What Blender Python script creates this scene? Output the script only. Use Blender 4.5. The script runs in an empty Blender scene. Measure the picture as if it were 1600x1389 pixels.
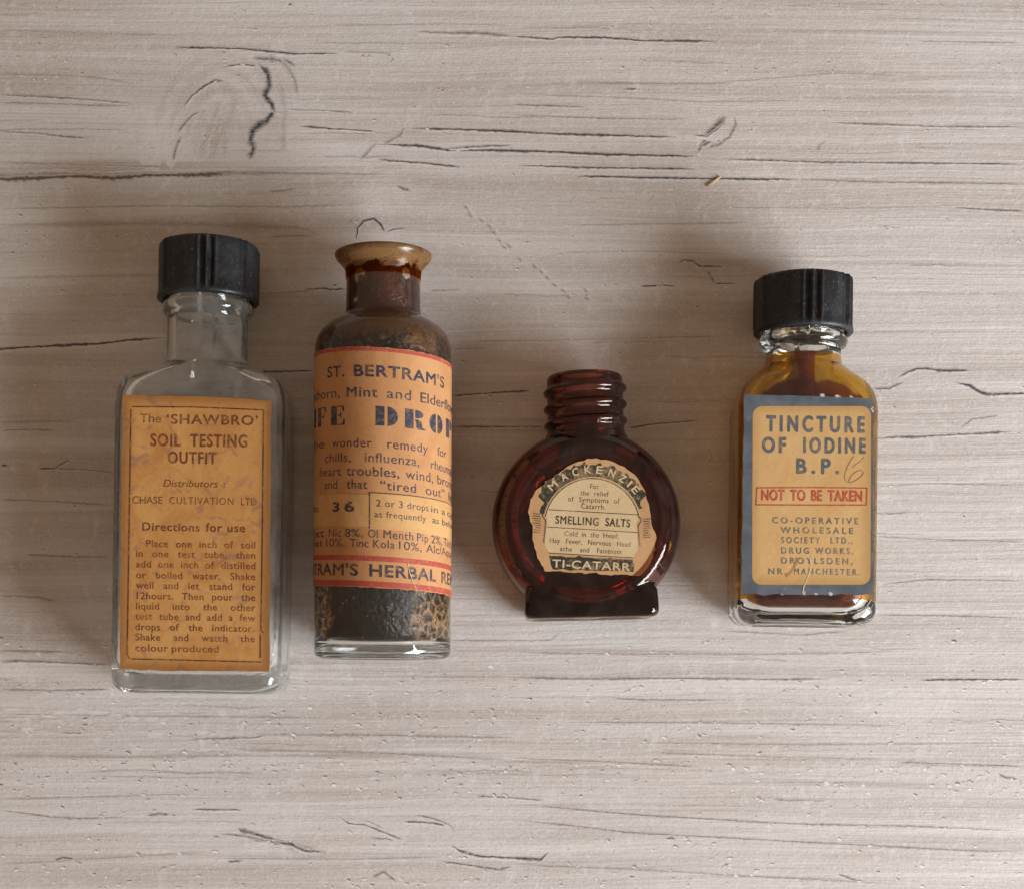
import bpy, bmesh, math, random
import numpy as np
from mathutils import Vector, Matrix
random.seed(7)
rng = np.random.default_rng(11)
S = bpy.context.scene
C = S.collection
MM = 0.001
PI = math.pi

# ------------------------------------------------------------------ camera, light, exposure
CAM_H = 375.0            # mm above the table
FPX, CX, CY = 2500.0, 800.0, 1060.0   # focal length and nadir of the photograph (its pixels)
cd = bpy.data.cameras.new('camera')
cam = bpy.data.objects.new('camera', cd); C.objects.link(cam)
cam.location = (0, 0, CAM_H*MM); cam.rotation_euler = (0, 0, 0)
cd.sensor_fit = 'HORIZONTAL'; cd.sensor_width = 36.0
cd.lens = FPX/1600*36.0
cd.shift_y = (CY-1389/2)/1600.0
cd.clip_start = 0.01; cd.clip_end = 50
S.camera = cam

w = bpy.data.worlds.new('World'); S.world = w; w.use_nodes = True
bg = w.node_tree.nodes['Background']
bg.inputs[0].default_value = (1.0, 0.72, 0.52, 1)
bg.inputs[1].default_value = 0.315

ld = bpy.data.lights.new('window_light', 'AREA')
ld.shape = 'RECTANGLE'; ld.size = 0.56; ld.size_y = 0.44
ld.energy = 18.2; ld.color = (0.90, 0.985, 1.06)
lamp = bpy.data.objects.new('window_light', ld); C.objects.link(lamp)
lamp.location = (0.73, -0.39, 0.35)
lamp.rotation_euler = (Vector((0, 0.05, 0.01))-lamp.location).to_track_quat('-Z', 'Y').to_euler()

S.view_settings.view_transform = 'Standard'
S.view_settings.look = 'None'
S.view_settings.exposure = 0.0
S.view_settings.gamma = 1.0
S.render.engine = 'CYCLES'
cy = S.cycles
cy.use_denoising = True
cy.max_bounces = 18; cy.transmission_bounces = 16; cy.glossy_bounces = 6; cy.diffuse_bounces = 4
cy.transparent_max_bounces = 16
cy.caustics_refractive = True; cy.caustics_reflective = True
cy.blur_glossy = 0.3
cy.sample_clamp_indirect = 0.0

# ------------------------------------------------------------------ helpers
def P(px, py, z=0.0):
    """a point of the scene (mm) at height z from a point of the photograph"""
    m = (CAM_H-z)/FPX
    return ((px-CX)*m, (CY-py)*m)

def mesh_obj(name, verts, faces, mats, parent=None, smooth=True, mi=None, scale=MM):
    me = bpy.data.meshes.new(name)
    me.from_pydata([(v[0]*scale, v[1]*scale, v[2]*scale) for v in verts], [], faces)
    if not isinstance(mats, (list, tuple)): mats = [mats]
    for m in mats: me.materials.append(m)
    if mi is not None: me.polygons.foreach_set('material_index', mi)
    me.polygons.foreach_set('use_smooth', [smooth]*len(me.polygons))
    me.update()
    o = bpy.data.objects.new(name, me); C.objects.link(o)
    if parent: o.parent = parent
    return o

def fix_normals(o):
    bm = bmesh.new(); bm.from_mesh(o.data)
    bmesh.ops.recalc_face_normals(bm, faces=bm.faces)
    bm.to_mesh(o.data); bm.free()
    return o

def thing(name, label, cat, loc, rz=0.0, group=None):
    o = bpy.data.objects.new(name, None); C.objects.link(o)
    o.empty_display_size = 0.01
    o.location = (loc[0]*MM, loc[1]*MM, loc[2]*MM); o.rotation_euler = (0, 0, rz)
    o['label'] = label; o['category'] = cat
    if group: o['group'] = group
    o['_o'] = 0; del o['_o']
    return o

def local_fn(loc, rz):
    c, s = math.cos(-rz), math.sin(-rz)
    def f(px, py, z):
        X, Y = P(px, py, z)
        X -= loc[0]; Y -= loc[1]
        return (c*X-s*Y, s*X+c*Y)
    return f

def catmull(ctrl, sub):
    out = []
    n = len(ctrl)
    A = np.array(ctrl, float)
    for i in range(n-1):
        p0, p1, p2, p3 = A[max(i-1, 0)], A[i], A[i+1], A[min(i+2, n-1)]
        for k in range(sub):
            t = k/sub
            out.append(0.5*((2*p1)+(-p0+p2)*t+(2*p0-5*p1+4*p2-p3)*t*t+(-p0+3*p1-3*p2+p3)*t**3))
    out.append(A[-1])
    return out

def loft(sections, nc=14):
    """closed tube along +y. section = (s, half width, half depth, corner radius); first and last are capped"""
    verts, faces = [], []
    N = 4*nc
    for s, a, b, r in sections:
        r = min(r, a, b)
        for q in range(4):
            sx = (1, -1, -1, 1)[q]; sz = (1, 1, -1, -1)[q]
            for k in range(nc):
                t = q*PI/2+(k/(nc-1))*PI/2
                verts.append((sx*(a-r)+r*math.cos(t), s, sz*(b-r)+r*math.sin(t)))
    for i in range(len(sections)-1):
        for j in range(N):
            j2 = (j+1) % N
            faces.append((i*N+j, i*N+j2, (i+1)*N+j2, (i+1)*N+j))
    faces.append(tuple(range(N)))
    faces.append(tuple((len(sections)-1)*N+j for j in range(N)))
    return verts, faces

def up(verts, dz): return [(v[0], v[1], v[2]+dz) for v in verts]

def lathe_y(profile, n=96, rfun=None, tilt=None):
    """profile (s, r) turned round the y axis, ends capped to a point ring"""
    verts, faces = [], []
    for i, (s, r) in enumerate(profile):
        for j in range(n):
            t = 2*PI*j/n          # 0 faces +z, towards +x
            rr = r if rfun is None else rfun(i, s, r, t)
            ss = s if tilt is None else s+tilt(i, s, r, t)
            verts.append((rr*math.sin(t), ss, rr*math.cos(t)))
    for i in range(len(profile)-1):
        for j in range(n):
            j2 = (j+1) % n
            faces.append((i*n+j, i*n+j2, (i+1)*n+j2, (i+1)*n+j))
    faces.append(tuple(range(n)))
    faces.append(tuple((len(profile)-1)*n+j for j in range(n)))
    return verts, faces

# ------------------------------------------------------------------ node helpers
class NT:
    def __init__(s, name):
        s.m = bpy.data.materials.new(name); s.m.use_nodes = True
        s.t = s.m.node_tree; s.t.nodes.clear()
        s.out = s.t.nodes.new('ShaderNodeOutputMaterial')
    def n(s, typ, ins=None, **kw):
        nd = s.t.nodes.new('ShaderNode'+typ)
        for k, v in kw.items(): setattr(nd, k, v)
        for k, v in (ins or {}).items():
            if isinstance(v, bpy.types.NodeSocket): s.t.links.new(v, nd.inputs[k])
            else: nd.inputs[k].default_value = v
        return nd
    def link(s, a, b): s.t.links.new(a, b)
    def coords(s): return s.n('TexCoord').outputs['Object']
    def noise(s, vec, scale, detail=3, rough=0.55, dist=0.0, mul=None, off=None):
        if mul is not None or off is not None:
            mp = s.n('Mapping', {'Vector': vec})
            if mul: mp.inputs['Scale'].default_value = mul
            if off: mp.inputs['Location'].default_value = off
            vec = mp.outputs[0]
        return s.n('TexNoise', {'Vector': vec, 'Scale': scale, 'Detail': detail, 'Roughness': rough, 'Distortion': dist}).outputs['Fac']
    def ramp(s, fac, a, b, lo=0.0, hi=1.0, smooth=True):
        nd = s.n('MapRange', {'Value': fac, 'From Min': a, 'From Max': b, 'To Min': lo, 'To Max': hi})
        nd.interpolation_type = 'SMOOTHSTEP' if smooth else 'LINEAR'
        return nd.outputs[0]
    def mix(s, f, a, b):
        nd = s.n('Mix', data_type='RGBA')
        for sock, v in ((nd.inputs[0], f), (nd.inputs[6], a), (nd.inputs[7], b)):
            if isinstance(v, bpy.types.NodeSocket): s.link(v, sock)
            elif isinstance(v, (int, float)): sock.default_value = v
            else: sock.default_value = (v[0], v[1], v[2], 1)
        return nd.outputs[2]
    def math(s, op, a, b=None, clamp=False):
        nd = s.n('Math', operation=op); nd.use_clamp = clamp
        for i, v in enumerate((a, b)):
            if v is None: continue
            if isinstance(v, bpy.types.NodeSocket): s.link(v, nd.inputs[i])
            else: nd.inputs[i].default_value = v
        return nd.outputs[0]
    def bump(s, h, strength, dist):
        return s.n('Bump', {'Height': h, 'Strength': strength, 'Distance': dist}).outputs[0]
    def principled(s, **kw):
        p = s.n('BsdfPrincipled')
        for k, v in kw.items():
            k = k.replace('_', ' ')
            if isinstance(v, bpy.types.NodeSocket): s.link(v, p.inputs[k])
            elif isinstance(v, tuple): p.inputs[k].default_value = (v[0], v[1], v[2], 1)
            else: p.inputs[k].default_value = v
        return p.outputs[0]
    def surf(s, sh): s.link(sh, s.out.inputs['Surface']); return s.m

# ------------------------------------------------------------------ materials
def mat_wood():
    t = NT('bleached_wood'); co = t.coords()
    wob = t.n('TexNoise', {'Vector': t.n('Mapping', {'Vector': co, 'Scale': (9, 22, 1)}).outputs[0], 'Scale': 1.0, 'Detail': 2})
    sub = t.n('VectorMath', {0: wob.outputs['Color'], 1: (0.5, 0.5, 0.5)}, operation='SUBTRACT')
    sc = t.n('VectorMath', {0: sub.outputs[0], 1: (0.0, 0.0050, 0.0)}, operation='MULTIPLY')
    v = t.n('VectorMath', {0: co, 1: sc.outputs[0]}, operation='ADD').outputs[0]
    g1 = t.noise(v, 1, 3, 0.6, 0.2, (6, 170, 1))
    g2 = t.noise(v, 1, 3, 0.6, 0.3, (12, 560, 1), (3, 1, 0))
    g4 = t.noise(v, 1, 2, 0.5, 0.1, (9, 1000, 1), (5, 2, 0))
    g3 = t.noise(v, 1, 3, 0.65, 0.2, (150, 1900, 1), (7, 4, 0))
    big = t.noise(co, 1, 3, 0.5, 0.5, (11, 20, 1), (1, 5, 0))
    chalk = t.noise(co, 1, 4, 0.7, 0.5, (260, 170, 1), (4, 4, 0))
    spk = t.noise(v, 1, 4, 0.75, 0.8, (560, 760, 1), (2, 9, 0))
    fine = t.noise(v, 1, 2, 0.7, 0.0, (1700, 2300, 1))
    zone = t.ramp(t.noise(co, 1, 2, 0.5, 0, (14, 30, 1), (9, 2, 0)), 0.38, 0.62)
    col = t.mix(t.ramp(g1, 0.34, 0.66), (0.435, 0.378, 0.332), (0.575, 0.534, 0.494))
    g0 = t.noise(v, 1, 2, 0.5, 0.3, (3.5, 75, 1), (8, 8, 0))
    col = t.mix(t.math('MULTIPLY', t.ramp(g0, 0.52, 0.36), 0.40), col, (0.420, 0.352, 0.300))
    col = t.mix(t.math('MULTIPLY', t.ramp(big, 0.42, 0.66), 0.45), col, (0.565, 0.545, 0.505))
    col = t.mix(t.math('MULTIPLY', t.ramp(big, 0.47, 0.33), 0.32), col, (0.440, 0.370, 0.315))
    col = t.mix(t.math('MULTIPLY', t.ramp(g4, 0.48, 0.28), 0.30), col, (0.395, 0.338, 0.295))
    col = t.mix(t.math('MULTIPLY', t.ramp(g4, 0.52, 0.70), 0.18), col, (0.640, 0.605, 0.565))
    col = t.mix(t.math('MULTIPLY', t.ramp(g2, 0.44, 0.30), 0.32), col, (0.300, 0.240, 0.200))
    col = t.mix(t.math('MULTIPLY', t.ramp(g3, 0.42, 0.26), t.math('ADD', t.math('MULTIPLY', zone, 0.20), 0.02)), col, (0.270, 0.220, 0.190))
    col = t.mix(t.math('MULTIPLY', t.ramp(chalk, 0.52, 0.72), 0.42), col, (0.650, 0.630, 0.595))
    col = t.mix(t.math('MULTIPLY', t.ramp(spk, 0.54, 0.68), 0.42), col, (0.680, 0.650, 0.615))
    col = t.mix(t.math('MULTIPLY', t.ramp(spk, 0.39, 0.27), t.math('ADD', t.math('MULTIPLY', zone, 0.45), 0.15)), col, (0.230, 0.195, 0.170))
    col = t.mix(t.math('MULTIPLY', t.ramp(fine, 0.35, 0.70), 0.26), col, (0.68, 0.65, 0.62))
    col = t.mix(t.math('MULTIPLY', t.ramp(fine, 0.48, 0.25), 0.28), col, (0.30, 0.26, 0.23))
    at = t.n('Attribute', attribute_name='mark').outputs['Fac']
    rag = t.ramp(t.noise(co, 1, 3, 0.7, 0, (900, 2200, 1)), 0.3, 0.7, 0.60, 1.15)
    dark = t.math('MULTIPLY', t.math('MAXIMUM', at, 0.0), rag, clamp=True)
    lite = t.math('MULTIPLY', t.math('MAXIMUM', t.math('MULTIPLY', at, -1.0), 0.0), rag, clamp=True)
    tone = t.n('Attribute', attribute_name='tone').outputs['Fac']
    dk = t.mix(tone, (0.060, 0.054, 0.052), (0.235, 0.150, 0.100))
    col = t.mix(dark, col, dk)
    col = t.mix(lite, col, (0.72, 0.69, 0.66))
    col = t.n('Mix', {0: 1.0, 6: col, 7: (1.025, 1.0, 0.985, 1)}, data_type='RGBA', blend_type='MULTIPLY').outputs[2]
    h = t.math('ADD', t.math('MULTIPLY', g2, 0.7), t.math('ADD', t.math('MULTIPLY', spk, 0.6), t.math('MULTIPLY', fine, 0.08)))
    h = t.math('ADD', h, t.math('ADD', t.math('MULTIPLY', g4, 0.6), t.math('MULTIPLY', g3, 0.35)))
    return t.surf(t.principled(Base_Color=col, Roughness=0.62, Specular_IOR_Level=0.25, Normal=t.bump(h, 0.55, 0.00032)))

def mat_glass(name, col, haze=0.05, hazecol=(0.6, 0.58, 0.54), rough=0.03, absorb=None, dust=None):
    t = NT(name); co = t.coords()
    wav = t.noise(co, 1, 2, 0.5, 0, (120, 60, 120))
    bmp = t.bump(wav, 0.10, 0.0012)
    g = t.n('BsdfGlass', {'Color': (*col, 1), 'Roughness': rough, 'IOR': 1.5, 'Normal': bmp})
    d = t.n('BsdfDiffuse', {'Color': (*hazecol, 1)})
    sm = t.noise(co, 1, 4, 0.65, 0.8, (170, 120, 170))
    scr = t.noise(co, 1, 3, 0.8, 0.3, (1800, 1300, 1800))
    f = t.math('ADD', t.ramp(sm, 0.30, 0.75, haze*0.35, haze*1.9), t.ramp(scr, 0.66, 0.80, 0, haze*2.2 if dust is None else dust))
    mx = t.n('MixShader', {0: f, 1: g.outputs[0], 2: d.outputs[0]})
    t.surf(mx.outputs[0])
    if absorb:
        va = t.n('VolumeAbsorption', {'Color': (*absorb[0], 1), 'Density': absorb[1]})
        t.link(va.outputs[0], t.out.inputs['Volume'])
    return t.m

def mat_bakelite():
    t = NT('black_bakelite'); co = t.coords()
    n1 = t.noise(co, 1, 4, 0.6, 0.3, (160, 160, 160)); n2 = t.noise(co, 1, 3, 0.75, 0, (1400, 900, 1400))
    col = t.mix(t.ramp(n1, 0.4, 0.72), (0.009, 0.009, 0.010), (0.022, 0.0225, 0.025))
    col = t.mix(t.math('MULTIPLY', t.ramp(n2, 0.57, 0.76), 0.5), col, (0.15, 0.15, 0.15))
    return t.surf(t.principled(Base_Color=col, Roughness=t.ramp(n1, 0.3, 0.7, 0.36, 0.55), Specular_IOR_Level=0.36,
                               Normal=t.bump(t.math('ADD', n2, n1), 0.25, 0.00015)))

def mat_paper(name, col, stain, edge, w, h, cx, cy, spots=0.5, purple=None, seed=0.0, edgew=2.2, glow=0.10):
    """aged paper; browned along its own edges. cx, cy, w, h in mm, in the label's own coordinates"""
    t = NT(name); co = t.coords()
    off = (seed, seed*1.7, seed*0.3)
    n1 = t.noise(co, 1, 4, 0.6, 0.6, (110, 90, 110), off); n2 = t.noise(co, 1, 3, 0.7, 0, (900, 900, 900), off)
    n3 = t.noise(co, 1, 3, 0.6, 1.2, (240, 240, 240), (seed+4, 3, 1))
    c = t.mix(t.math('MULTIPLY', t.ramp(n1, 0.36, 0.70), spots), col, stain)
    c = t.mix(t.ramp(n2, 0.35, 0.75, 0.0, 0.20), c, tuple(min(1, x*1.25) for x in col))
    c = t.mix(t.ramp(n2, 0.40, 0.22, 0.0, 0.35), c, stain)
    if purple: c = t.mix(t.math('MULTIPLY', t.ramp(n3, 0.55, 0.68), 0.5), c, purple)
    sx = t.n('SeparateXYZ', {0: co})
    dx = t.math('SUBTRACT', w/2*MM, t.math('ABSOLUTE', t.math('SUBTRACT', sx.outputs[0], cx*MM)))
    dy = t.math('SUBTRACT', h/2*MM, t.math('ABSOLUTE', t.math('SUBTRACT', sx.outputs[1], cy*MM)))
    d = t.math('MINIMUM', dx, dy)
    d = t.math('ADD', d, t.math('MULTIPLY', t.math('SUBTRACT', n1, 0.5), 0.004))
    c = t.mix(t.ramp(d, 0.0, edgew*MM, 0.62, 0.0), c, edge)
    p = t.principled(Base_Color=c, Roughness=0.62, Specular_IOR_Level=0.3, Normal=t.bump(t.math('ADD', n1, t.math('MULTIPLY', n2, 0.25)), 0.35, 0.0004))
    tr = t.n('BsdfTranslucent', {'Color': c})
    return t.surf(t.n('MixShader', {0: glow, 1: p, 2: tr.outputs[0]}).outputs[0])

def mat_ink(name, col, paper, wear=0.5):
    t = NT(name); co = t.coords()
    n1 = t.noise(co, 1, 3, 0.7, 0.2, (1300, 1300, 1300)); n2 = t.noise(co, 1, 3, 0.6, 0, (160, 160, 160))
    f = t.math('MULTIPLY', t.ramp(t.math('ADD', t.math('MULTIPLY', n1, 0.6), t.math('MULTIPLY', n2, 0.4)), 0.44, 0.66), wear)
    return t.surf(t.principled(Base_Color=t.mix(f, col, paper), Roughness=0.6, Specular_IOR_Level=0.3))

WOOD = mat_wood()
CLEAR = mat_glass('clear_glass', (0.975, 0.98, 0.975), 0.075, (0.66, 0.63, 0.56))
CLEAR_B = mat_glass('clear_glass_clean', (0.975, 0.98, 0.97), 0.009)
BAKE = mat_bakelite()

# ------------------------------------------------------------------ tabletop with its cracks, knots and pits
def build_table():
    V = [(-900, -650, 0), (900, -650, 0), (900, 750, 0), (-900, 750, 0), (-900, -650, -28), (900, -650, -28), (900, 750, -28), (-900, 750, -28)]
    F = [(0, 1, 2, 3), (7, 6, 5, 4), (0, 4, 5, 1), (1, 5, 6, 2), (2, 6, 7, 3), (3, 7, 4, 0)]
    M = [0.0]*8; T = [0.0]*8
    boxes = []      # every overlapping mark lies on its own level, a few micrometres above the last
    def level(x0, y0, x1, y1):
        L = 0
        if boxes:
            B = np.array(boxes)
            m = (B[:, 0] < x1) & (B[:, 2] > x0) & (B[:, 1] < y1) & (B[:, 3] > y0)
            if m.any(): L = int(B[m, 4].max())+1
        boxes.append((x0, y0, x1, y1, L))
        return 0.004+0.0025*L
    def strip(pts, wpx, d, tone=0.0, jit=0.35, taper=True, step=5.0):
        pts = [np.array(p, float) for p in pts]
        res = []
        for a, b in zip(pts[:-1], pts[1:]):
            n = max(1, int(np.linalg.norm(b-a)/step))
            for k in range(n): res.append(a+(b-a)*k/n)
        res.append(pts[-1])
        n = len(res)
        A = np.array(res); pad = wpx*3+2
        z = level(A[:, 0].min()-pad, A[:, 1].min()-pad, A[:, 0].max()+pad, A[:, 1].max()+pad)
        base = len(V)
        ph = random.uniform(0, 6)
        for i, p in enumerate(res):
            q0 = res[max(0, i-1)]; q1 = res[min(n-1, i+1)]
            dv = q1-q0; L = np.linalg.norm(dv) or 1; dv = dv/L; nr = np.array((-dv[1], dv[0]))
            f = min(1.0, 0.15+9.0*min(i, n-1-i)/max(n-1, 1)) if taper else 1.0
            ww = 1.22*wpx*f*random.uniform(0.8, 1.15)*(0.92+0.22*math.sin(ph+i*0.23))
            c = p+nr*random.gauss(0, jit)
            for q, mk in ((c-nr*ww, 0.0), (c, 1.6*d*f**0.5*random.uniform(0.85, 1.1)), (c+nr*ww*random.uniform(0.6, 1.2), 0.0)):
                X, Y = P(q[0], q[1], 0)
                V.append((X, Y, z)); M.append(mk); T.append(tone)
        for i in range(n-1):
            a = base+3*i
            F.append((a, a+3, a+4, a+1)); F.append((a+1, a+4, a+5, a+2))
    def blob(px, py, rx, ry, d, tone=0.0, ang=0.0, n=9):
        rr_ = max(rx, ry)*1.3 if abs(ang) > 0.1 else 0
        ex, ey = (rr_, rr_) if rr_ else (rx*1.35, ry*1.35+rx*0.15)
        z = level(px-ex, py-ey, px+ex, py+ey)
        base = len(V)
        X, Y = P(px, py, 0); V.append((X, Y, z)); M.append(d); T.append(tone)
        ca, sa = math.cos(ang), math.sin(ang)
        rad = [random.uniform(0.7, 1.2) for k in range(n)]
        for q, mk in ((0.45, d*0.9), (0.75, d*0.4), (1.0, 0.0)):
            for k in range(n):
                t = 2*PI*k/n
                ux, uy = rx*rad[k]*q*math.cos(t), ry*rad[k]*q*math.sin(t)
                X, Y = P(px+ca*ux-sa*uy, py+sa*ux+ca*uy, 0); V.append((X, Y, z)); M.append(mk); T.append(tone)
        for k in range(n):
            k2 = (k+1) % n
            F.append((base, base+1+k, base+1+k2))
            for q in (0, 1): F.append((base+1+q*n+k, base+1+(q+1)*n+k, base+1+(q+1)*n+k2, base+1+q*n+k2))
    # wide soft patches first (lowest)
    for a in [(335, 205, 42, 75, .34, 1.0, 0.25), (150, 262, 260, 16, .5, 1.0, 0), (430, 170, 30, 70, .18, 0.4, 0.2),
              (600, 300, 70, 40, -.35, 0, 0), (330, 130, 90, 50, -.22, 0, 0), (250, 200, 40, 70, -.25, 0, 0), (470, 1325, 60, 12, .35, .3, .2),
              (1420, 1110, 120, 25, -.3, 0, 0), (1560, 660, 60, 40, -.2, 0, 0), (600, 1180, 200, 8, .4, .9, 0), (1350, 1225, 220, 8, .35, .9, .03),
              (880, 1195, 140, 7, .4, 1, .03), (1000, 1018, 260, 5, .4, 1, .02), (860, 1190, 120, 6, .4, 1, 0), (1150, 1150, 90, 5, .35, 1, 0)]:
        blob(*a, n=22)
    K = [  # (polyline, half width, darkness, brownness)
        ([(0, 48), (120, 52), (260, 55)], 1.6, .3, .6), ([(0, 115), (150, 121), (205, 131)], 1.8, .4, .7),
        ([(275, 75), (350, 76), (392, 78), (460, 85), (530, 84)], 2.0, .85, 0), ([(540, 82), (612, 84)], 1.6, .4, .4),
        ([(650, 50), (700, 52), (745, 52), (800, 57)], 3.2, .6, .8), ([(800, 57), (865, 62), (872, 59), (940, 59), (1000, 64), (1120, 65)], 2.2, .85, 0),
        ([(0, 149), (70, 152), (150, 157), (208, 163)], 1.8, .55, .2), ([(0, 117), (130, 119)], 1.6, .35, .6), ([(0, 161), (60, 162), (140, 165), (208, 166)], 1.5, .5, .2),
        ([(0, 206), (60, 209), (100, 214), (140, 217)], 1.7, .55, .3), ([(520, 40), (700, 38), (800, 40)], 1.5, .3, .5),
        ([(395, 92), (425, 93), (455, 100), (462, 106)], 5, .55, 0), ([(405, 101), (418, 115), (421, 135), (414, 150), (425, 165), (430, 178)], 6, .8, 0),
        ([(430, 172), (418, 188), (405, 195), (395, 205), (391, 218), (396, 232), (390, 250)], 6.5, .75, 0), ([(440, 95), (452, 110), (461, 126), (465, 150)], 4, .35, .2),
        ([(352, 105), (375, 101), (402, 104)], 2.2, .7, 0), ([(288, 167), (300, 150), (320, 135), (335, 127), (350, 128)], 2.4, .75, 0), ([(278, 208), (290, 192), (302, 180), (312, 176)], 2, .55, 0),
        ([(270, 252), (275, 232), (283, 215)], 2, .5, 0), ([(310, 235), (325, 215), (335, 190)], 3, .35, 1), ([(330, 250), (345, 215), (352, 190)], 3, .35, 1),
        *[([(345+rx*math.cos(a), 255-ry*math.sin(a)) for a in np.linspace(0.35, PI-0.35, 9)], 9, .10, .7) for rx, ry in ((58, 118), (84, 150), (108, 172), (40, 85))], ([(312, 250), (326, 205), (345, 160)], 9, .22, 1), ([(350, 252), (352, 205), (372, 150)], 9, .2, 1), ([(438, 130), (445, 170), (442, 240)], 7, .2, .3), ([(450, 172), (500, 173), (550, 176)], 1.5, .55, 0), ([(470, 198), (520, 202), (588, 206)], 1.8, .8, 0),
        ([(600, 226), (625, 212), (632, 200)], 2.5, .4, .2), ([(564, 250), (580, 232), (590, 225)], 2.5, .4, .2),
        ([(640, 201), (720, 203), (800, 206), (870, 210), (1060, 215)], 2.5, .85, 0), ([(585, 226), (650, 228), (700, 235), (800, 236), (870, 238), (950, 242), (1092, 245)], 2.7, .9, 0),
        ([(590, 250), (680, 257), (720, 262)], 2.2, .75, 0), ([(700, 233), (760, 229), (800, 228)], 1.8, .7, 0), ([(810, 259), (900, 262), (1090, 265)], 2.2, .75, 0),
        ([(900, 276), (1000, 278), (1110, 280), (1250, 281)], 2.2, .85, 0), ([(1250, 281), (1360, 285), (1600, 288)], 2, .5, .2), ([(1130, 249), (1290, 254), (1385, 255), (1600, 257)], 2, .7, .1),
        ([(1290, 192), (1390, 195), (1450, 198), (1600, 199)], 2, .6, .3), ([(1430, 65), (1600, 68)], 1.6, .4, .4), ([(900, 130), (1100, 132), (1300, 115), (1420, 119)], 1.6, .35, .3),
        ([(850, 150), (960, 153), (1100, 160), (1250, 158)], 1.4, .4, .3), ([(800, 180), (870, 183), (950, 186), (1080, 187)], 1.6, .45, .2), ([(800, 164), (915, 168)], 1.5, .55, .1),
        ([(975, 140), (985, 140), (997, 139)], 2.2, .7, 0), ([(1490, 325), (1540, 328), (1600, 331)], 2, .6, .1), ([(1130, 325), (1330, 326), (1500, 322)], 1.3, .35, .4),
        ([(1090, 240), (1098, 226), (1108, 208), (1120, 196), (1135, 182)], 5.5, .65, 0), ([(1100, 232), (1120, 228), (1140, 215), (1150, 195), (1148, 182)], 3, .45, 0), ([(1085, 212), (1105, 213), (1128, 197)], 2.5, .6, 0),
        ([(1095, 228), (1112, 222)], 3, .7, 0), ([(1278, 240), (1280, 228), (1290, 223)], 2, .4, 0),
        ([(-260, 284), (0, 281), (60, 279), (120, 276), (175, 279), (230, 275), (300, 274), (350, 272), (462, 271)], 4.2, .9, .35), ([(-260, 279), (0, 275), (100, 273), (190, 275), (300, 271)], 6, .55, .9),
        ([(0, 255), (150, 258), (270, 262)], 2.2, .5, .8), ([(340, 272), (470, 272), (600, 273)], 1.4, .45, .3), ([(420, 300), (440, 299), (460, 296)], 2, .5, .1), ([(620, 290), (630, 296), (642, 298)], 2.2, .6, 0),
        ([(0, 327), (150, 324), (250, 322), (450, 324), (560, 320)], 2.0, .42, .9), ([(0, 352), (240, 350), (470, 356), (500, 368)], 6, .30, 1), ([(420, 370), (490, 369)], 2, .4, .6),
        ([(-180, 556), (0, 546), (40, 543), (80, 541), (150, 538), (200, 532), (258, 528)], 2.6, .95, .15), ([(400, 582), (430, 581), (492, 580)], 1.8, .9, .2), ([(0, 435), (248, 430)], 3, .25, 1), ([(400, 460), (490, 455)], 1.4, .4, .5),
        ([(705, 619), (770, 614), (830, 611)], 2, .85, .2), ([(705, 667), (780, 667), (855, 667)], 1.7, .7, .3), ([(980, 669), (1020, 663), (1092, 657)], 1.8, .75, .3), ([(1000, 448), (1040, 446), (1056, 449)], 1.8, .8, .2),
        ([(706, 534), (870, 532), (1150, 525)], 1.3, .35, .6), ([(706, 546), (760, 544)], 1.6, .4, .8), ([(1115, 444), (1150, 443)], 1.8, .7, .2), ([(1106, 422), (1112, 436), (1118, 444)], 1.8, .6, .2),
        ([(1058, 412), (1070, 407), (1082, 408), (1092, 416), (1130, 418)], 2, .6, .2), ([(890, 352), (1000, 351), (1180, 348)], 1.6, .35, .8), ([(870, 395), (1010, 393), (1130, 397)], 1.3, .3, .6),
        ([(557, 376), (559, 358), (568, 346), (584, 342), (594, 350), (601, 364)], 2.0, .85, 0), ([(604, 363), (615, 359), (634, 357)], 1.8, .75, 0), ([(545, 350), (552, 341)], 1.8, .5, 0),
        ([(475, 453), (505, 451), (516, 453), (541, 452)], 1.8, .8, 0), ([(672, 455), (720, 453)], 1.4, .4, .2),
        ([(1403, 590), (1420, 582), (1433, 577), (1445, 576), (1475, 580), (1515, 579)], 2.5, .8, .1), ([(1365, 608), (1390, 607), (1405, 600), (1412, 598)], 2, .65, .1),
        ([(1490, 597), (1515, 603), (1530, 613), (1545, 617), (1600, 615), (1700, 618)], 3, .85, 0), ([(1367, 686), (1400, 683), (1430, 683), (1480, 680), (1580, 675)], 2.4, .7, .1), ([(1500, 670), (1520, 655), (1560, 650)], 2, .45, .3),
        ([(1370, 760), (1450, 755), (1600, 758)], 1.5, .4, .4), ([(1370, 838), (1450, 842), (1600, 846)], 1.8, .45, .4), ([(1380, 912), (1450, 905), (1600, 907)], 1.8, .5, .2), ([(1370, 960), (1500, 962), (1600, 965)], 1.8, .45, .3),
        ([(1365, 800), (1380, 803), (1420, 800)], 2, .5, .1),
        ([(0, 727), (14, 727)], 2, .8, 0), ([(60, 732), (85, 732), (95, 725), (110, 718)], 1.8, .75, .1), ([(85, 732), (130, 733), (176, 738)], 1.5, .55, .3), ([(0, 673), (40, 671), (84, 672)], 1.5, .5, .3),
        ([(0, 780), (80, 783), (176, 789)], 2, .45, .5), ([(40, 866), (110, 869), (175, 870)], 2, .5, .2), ([(0, 930), (60, 933), (90, 940)], 2, .4, .2), ([(0, 660), (120, 658)], 3, .25, 1),
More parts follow.
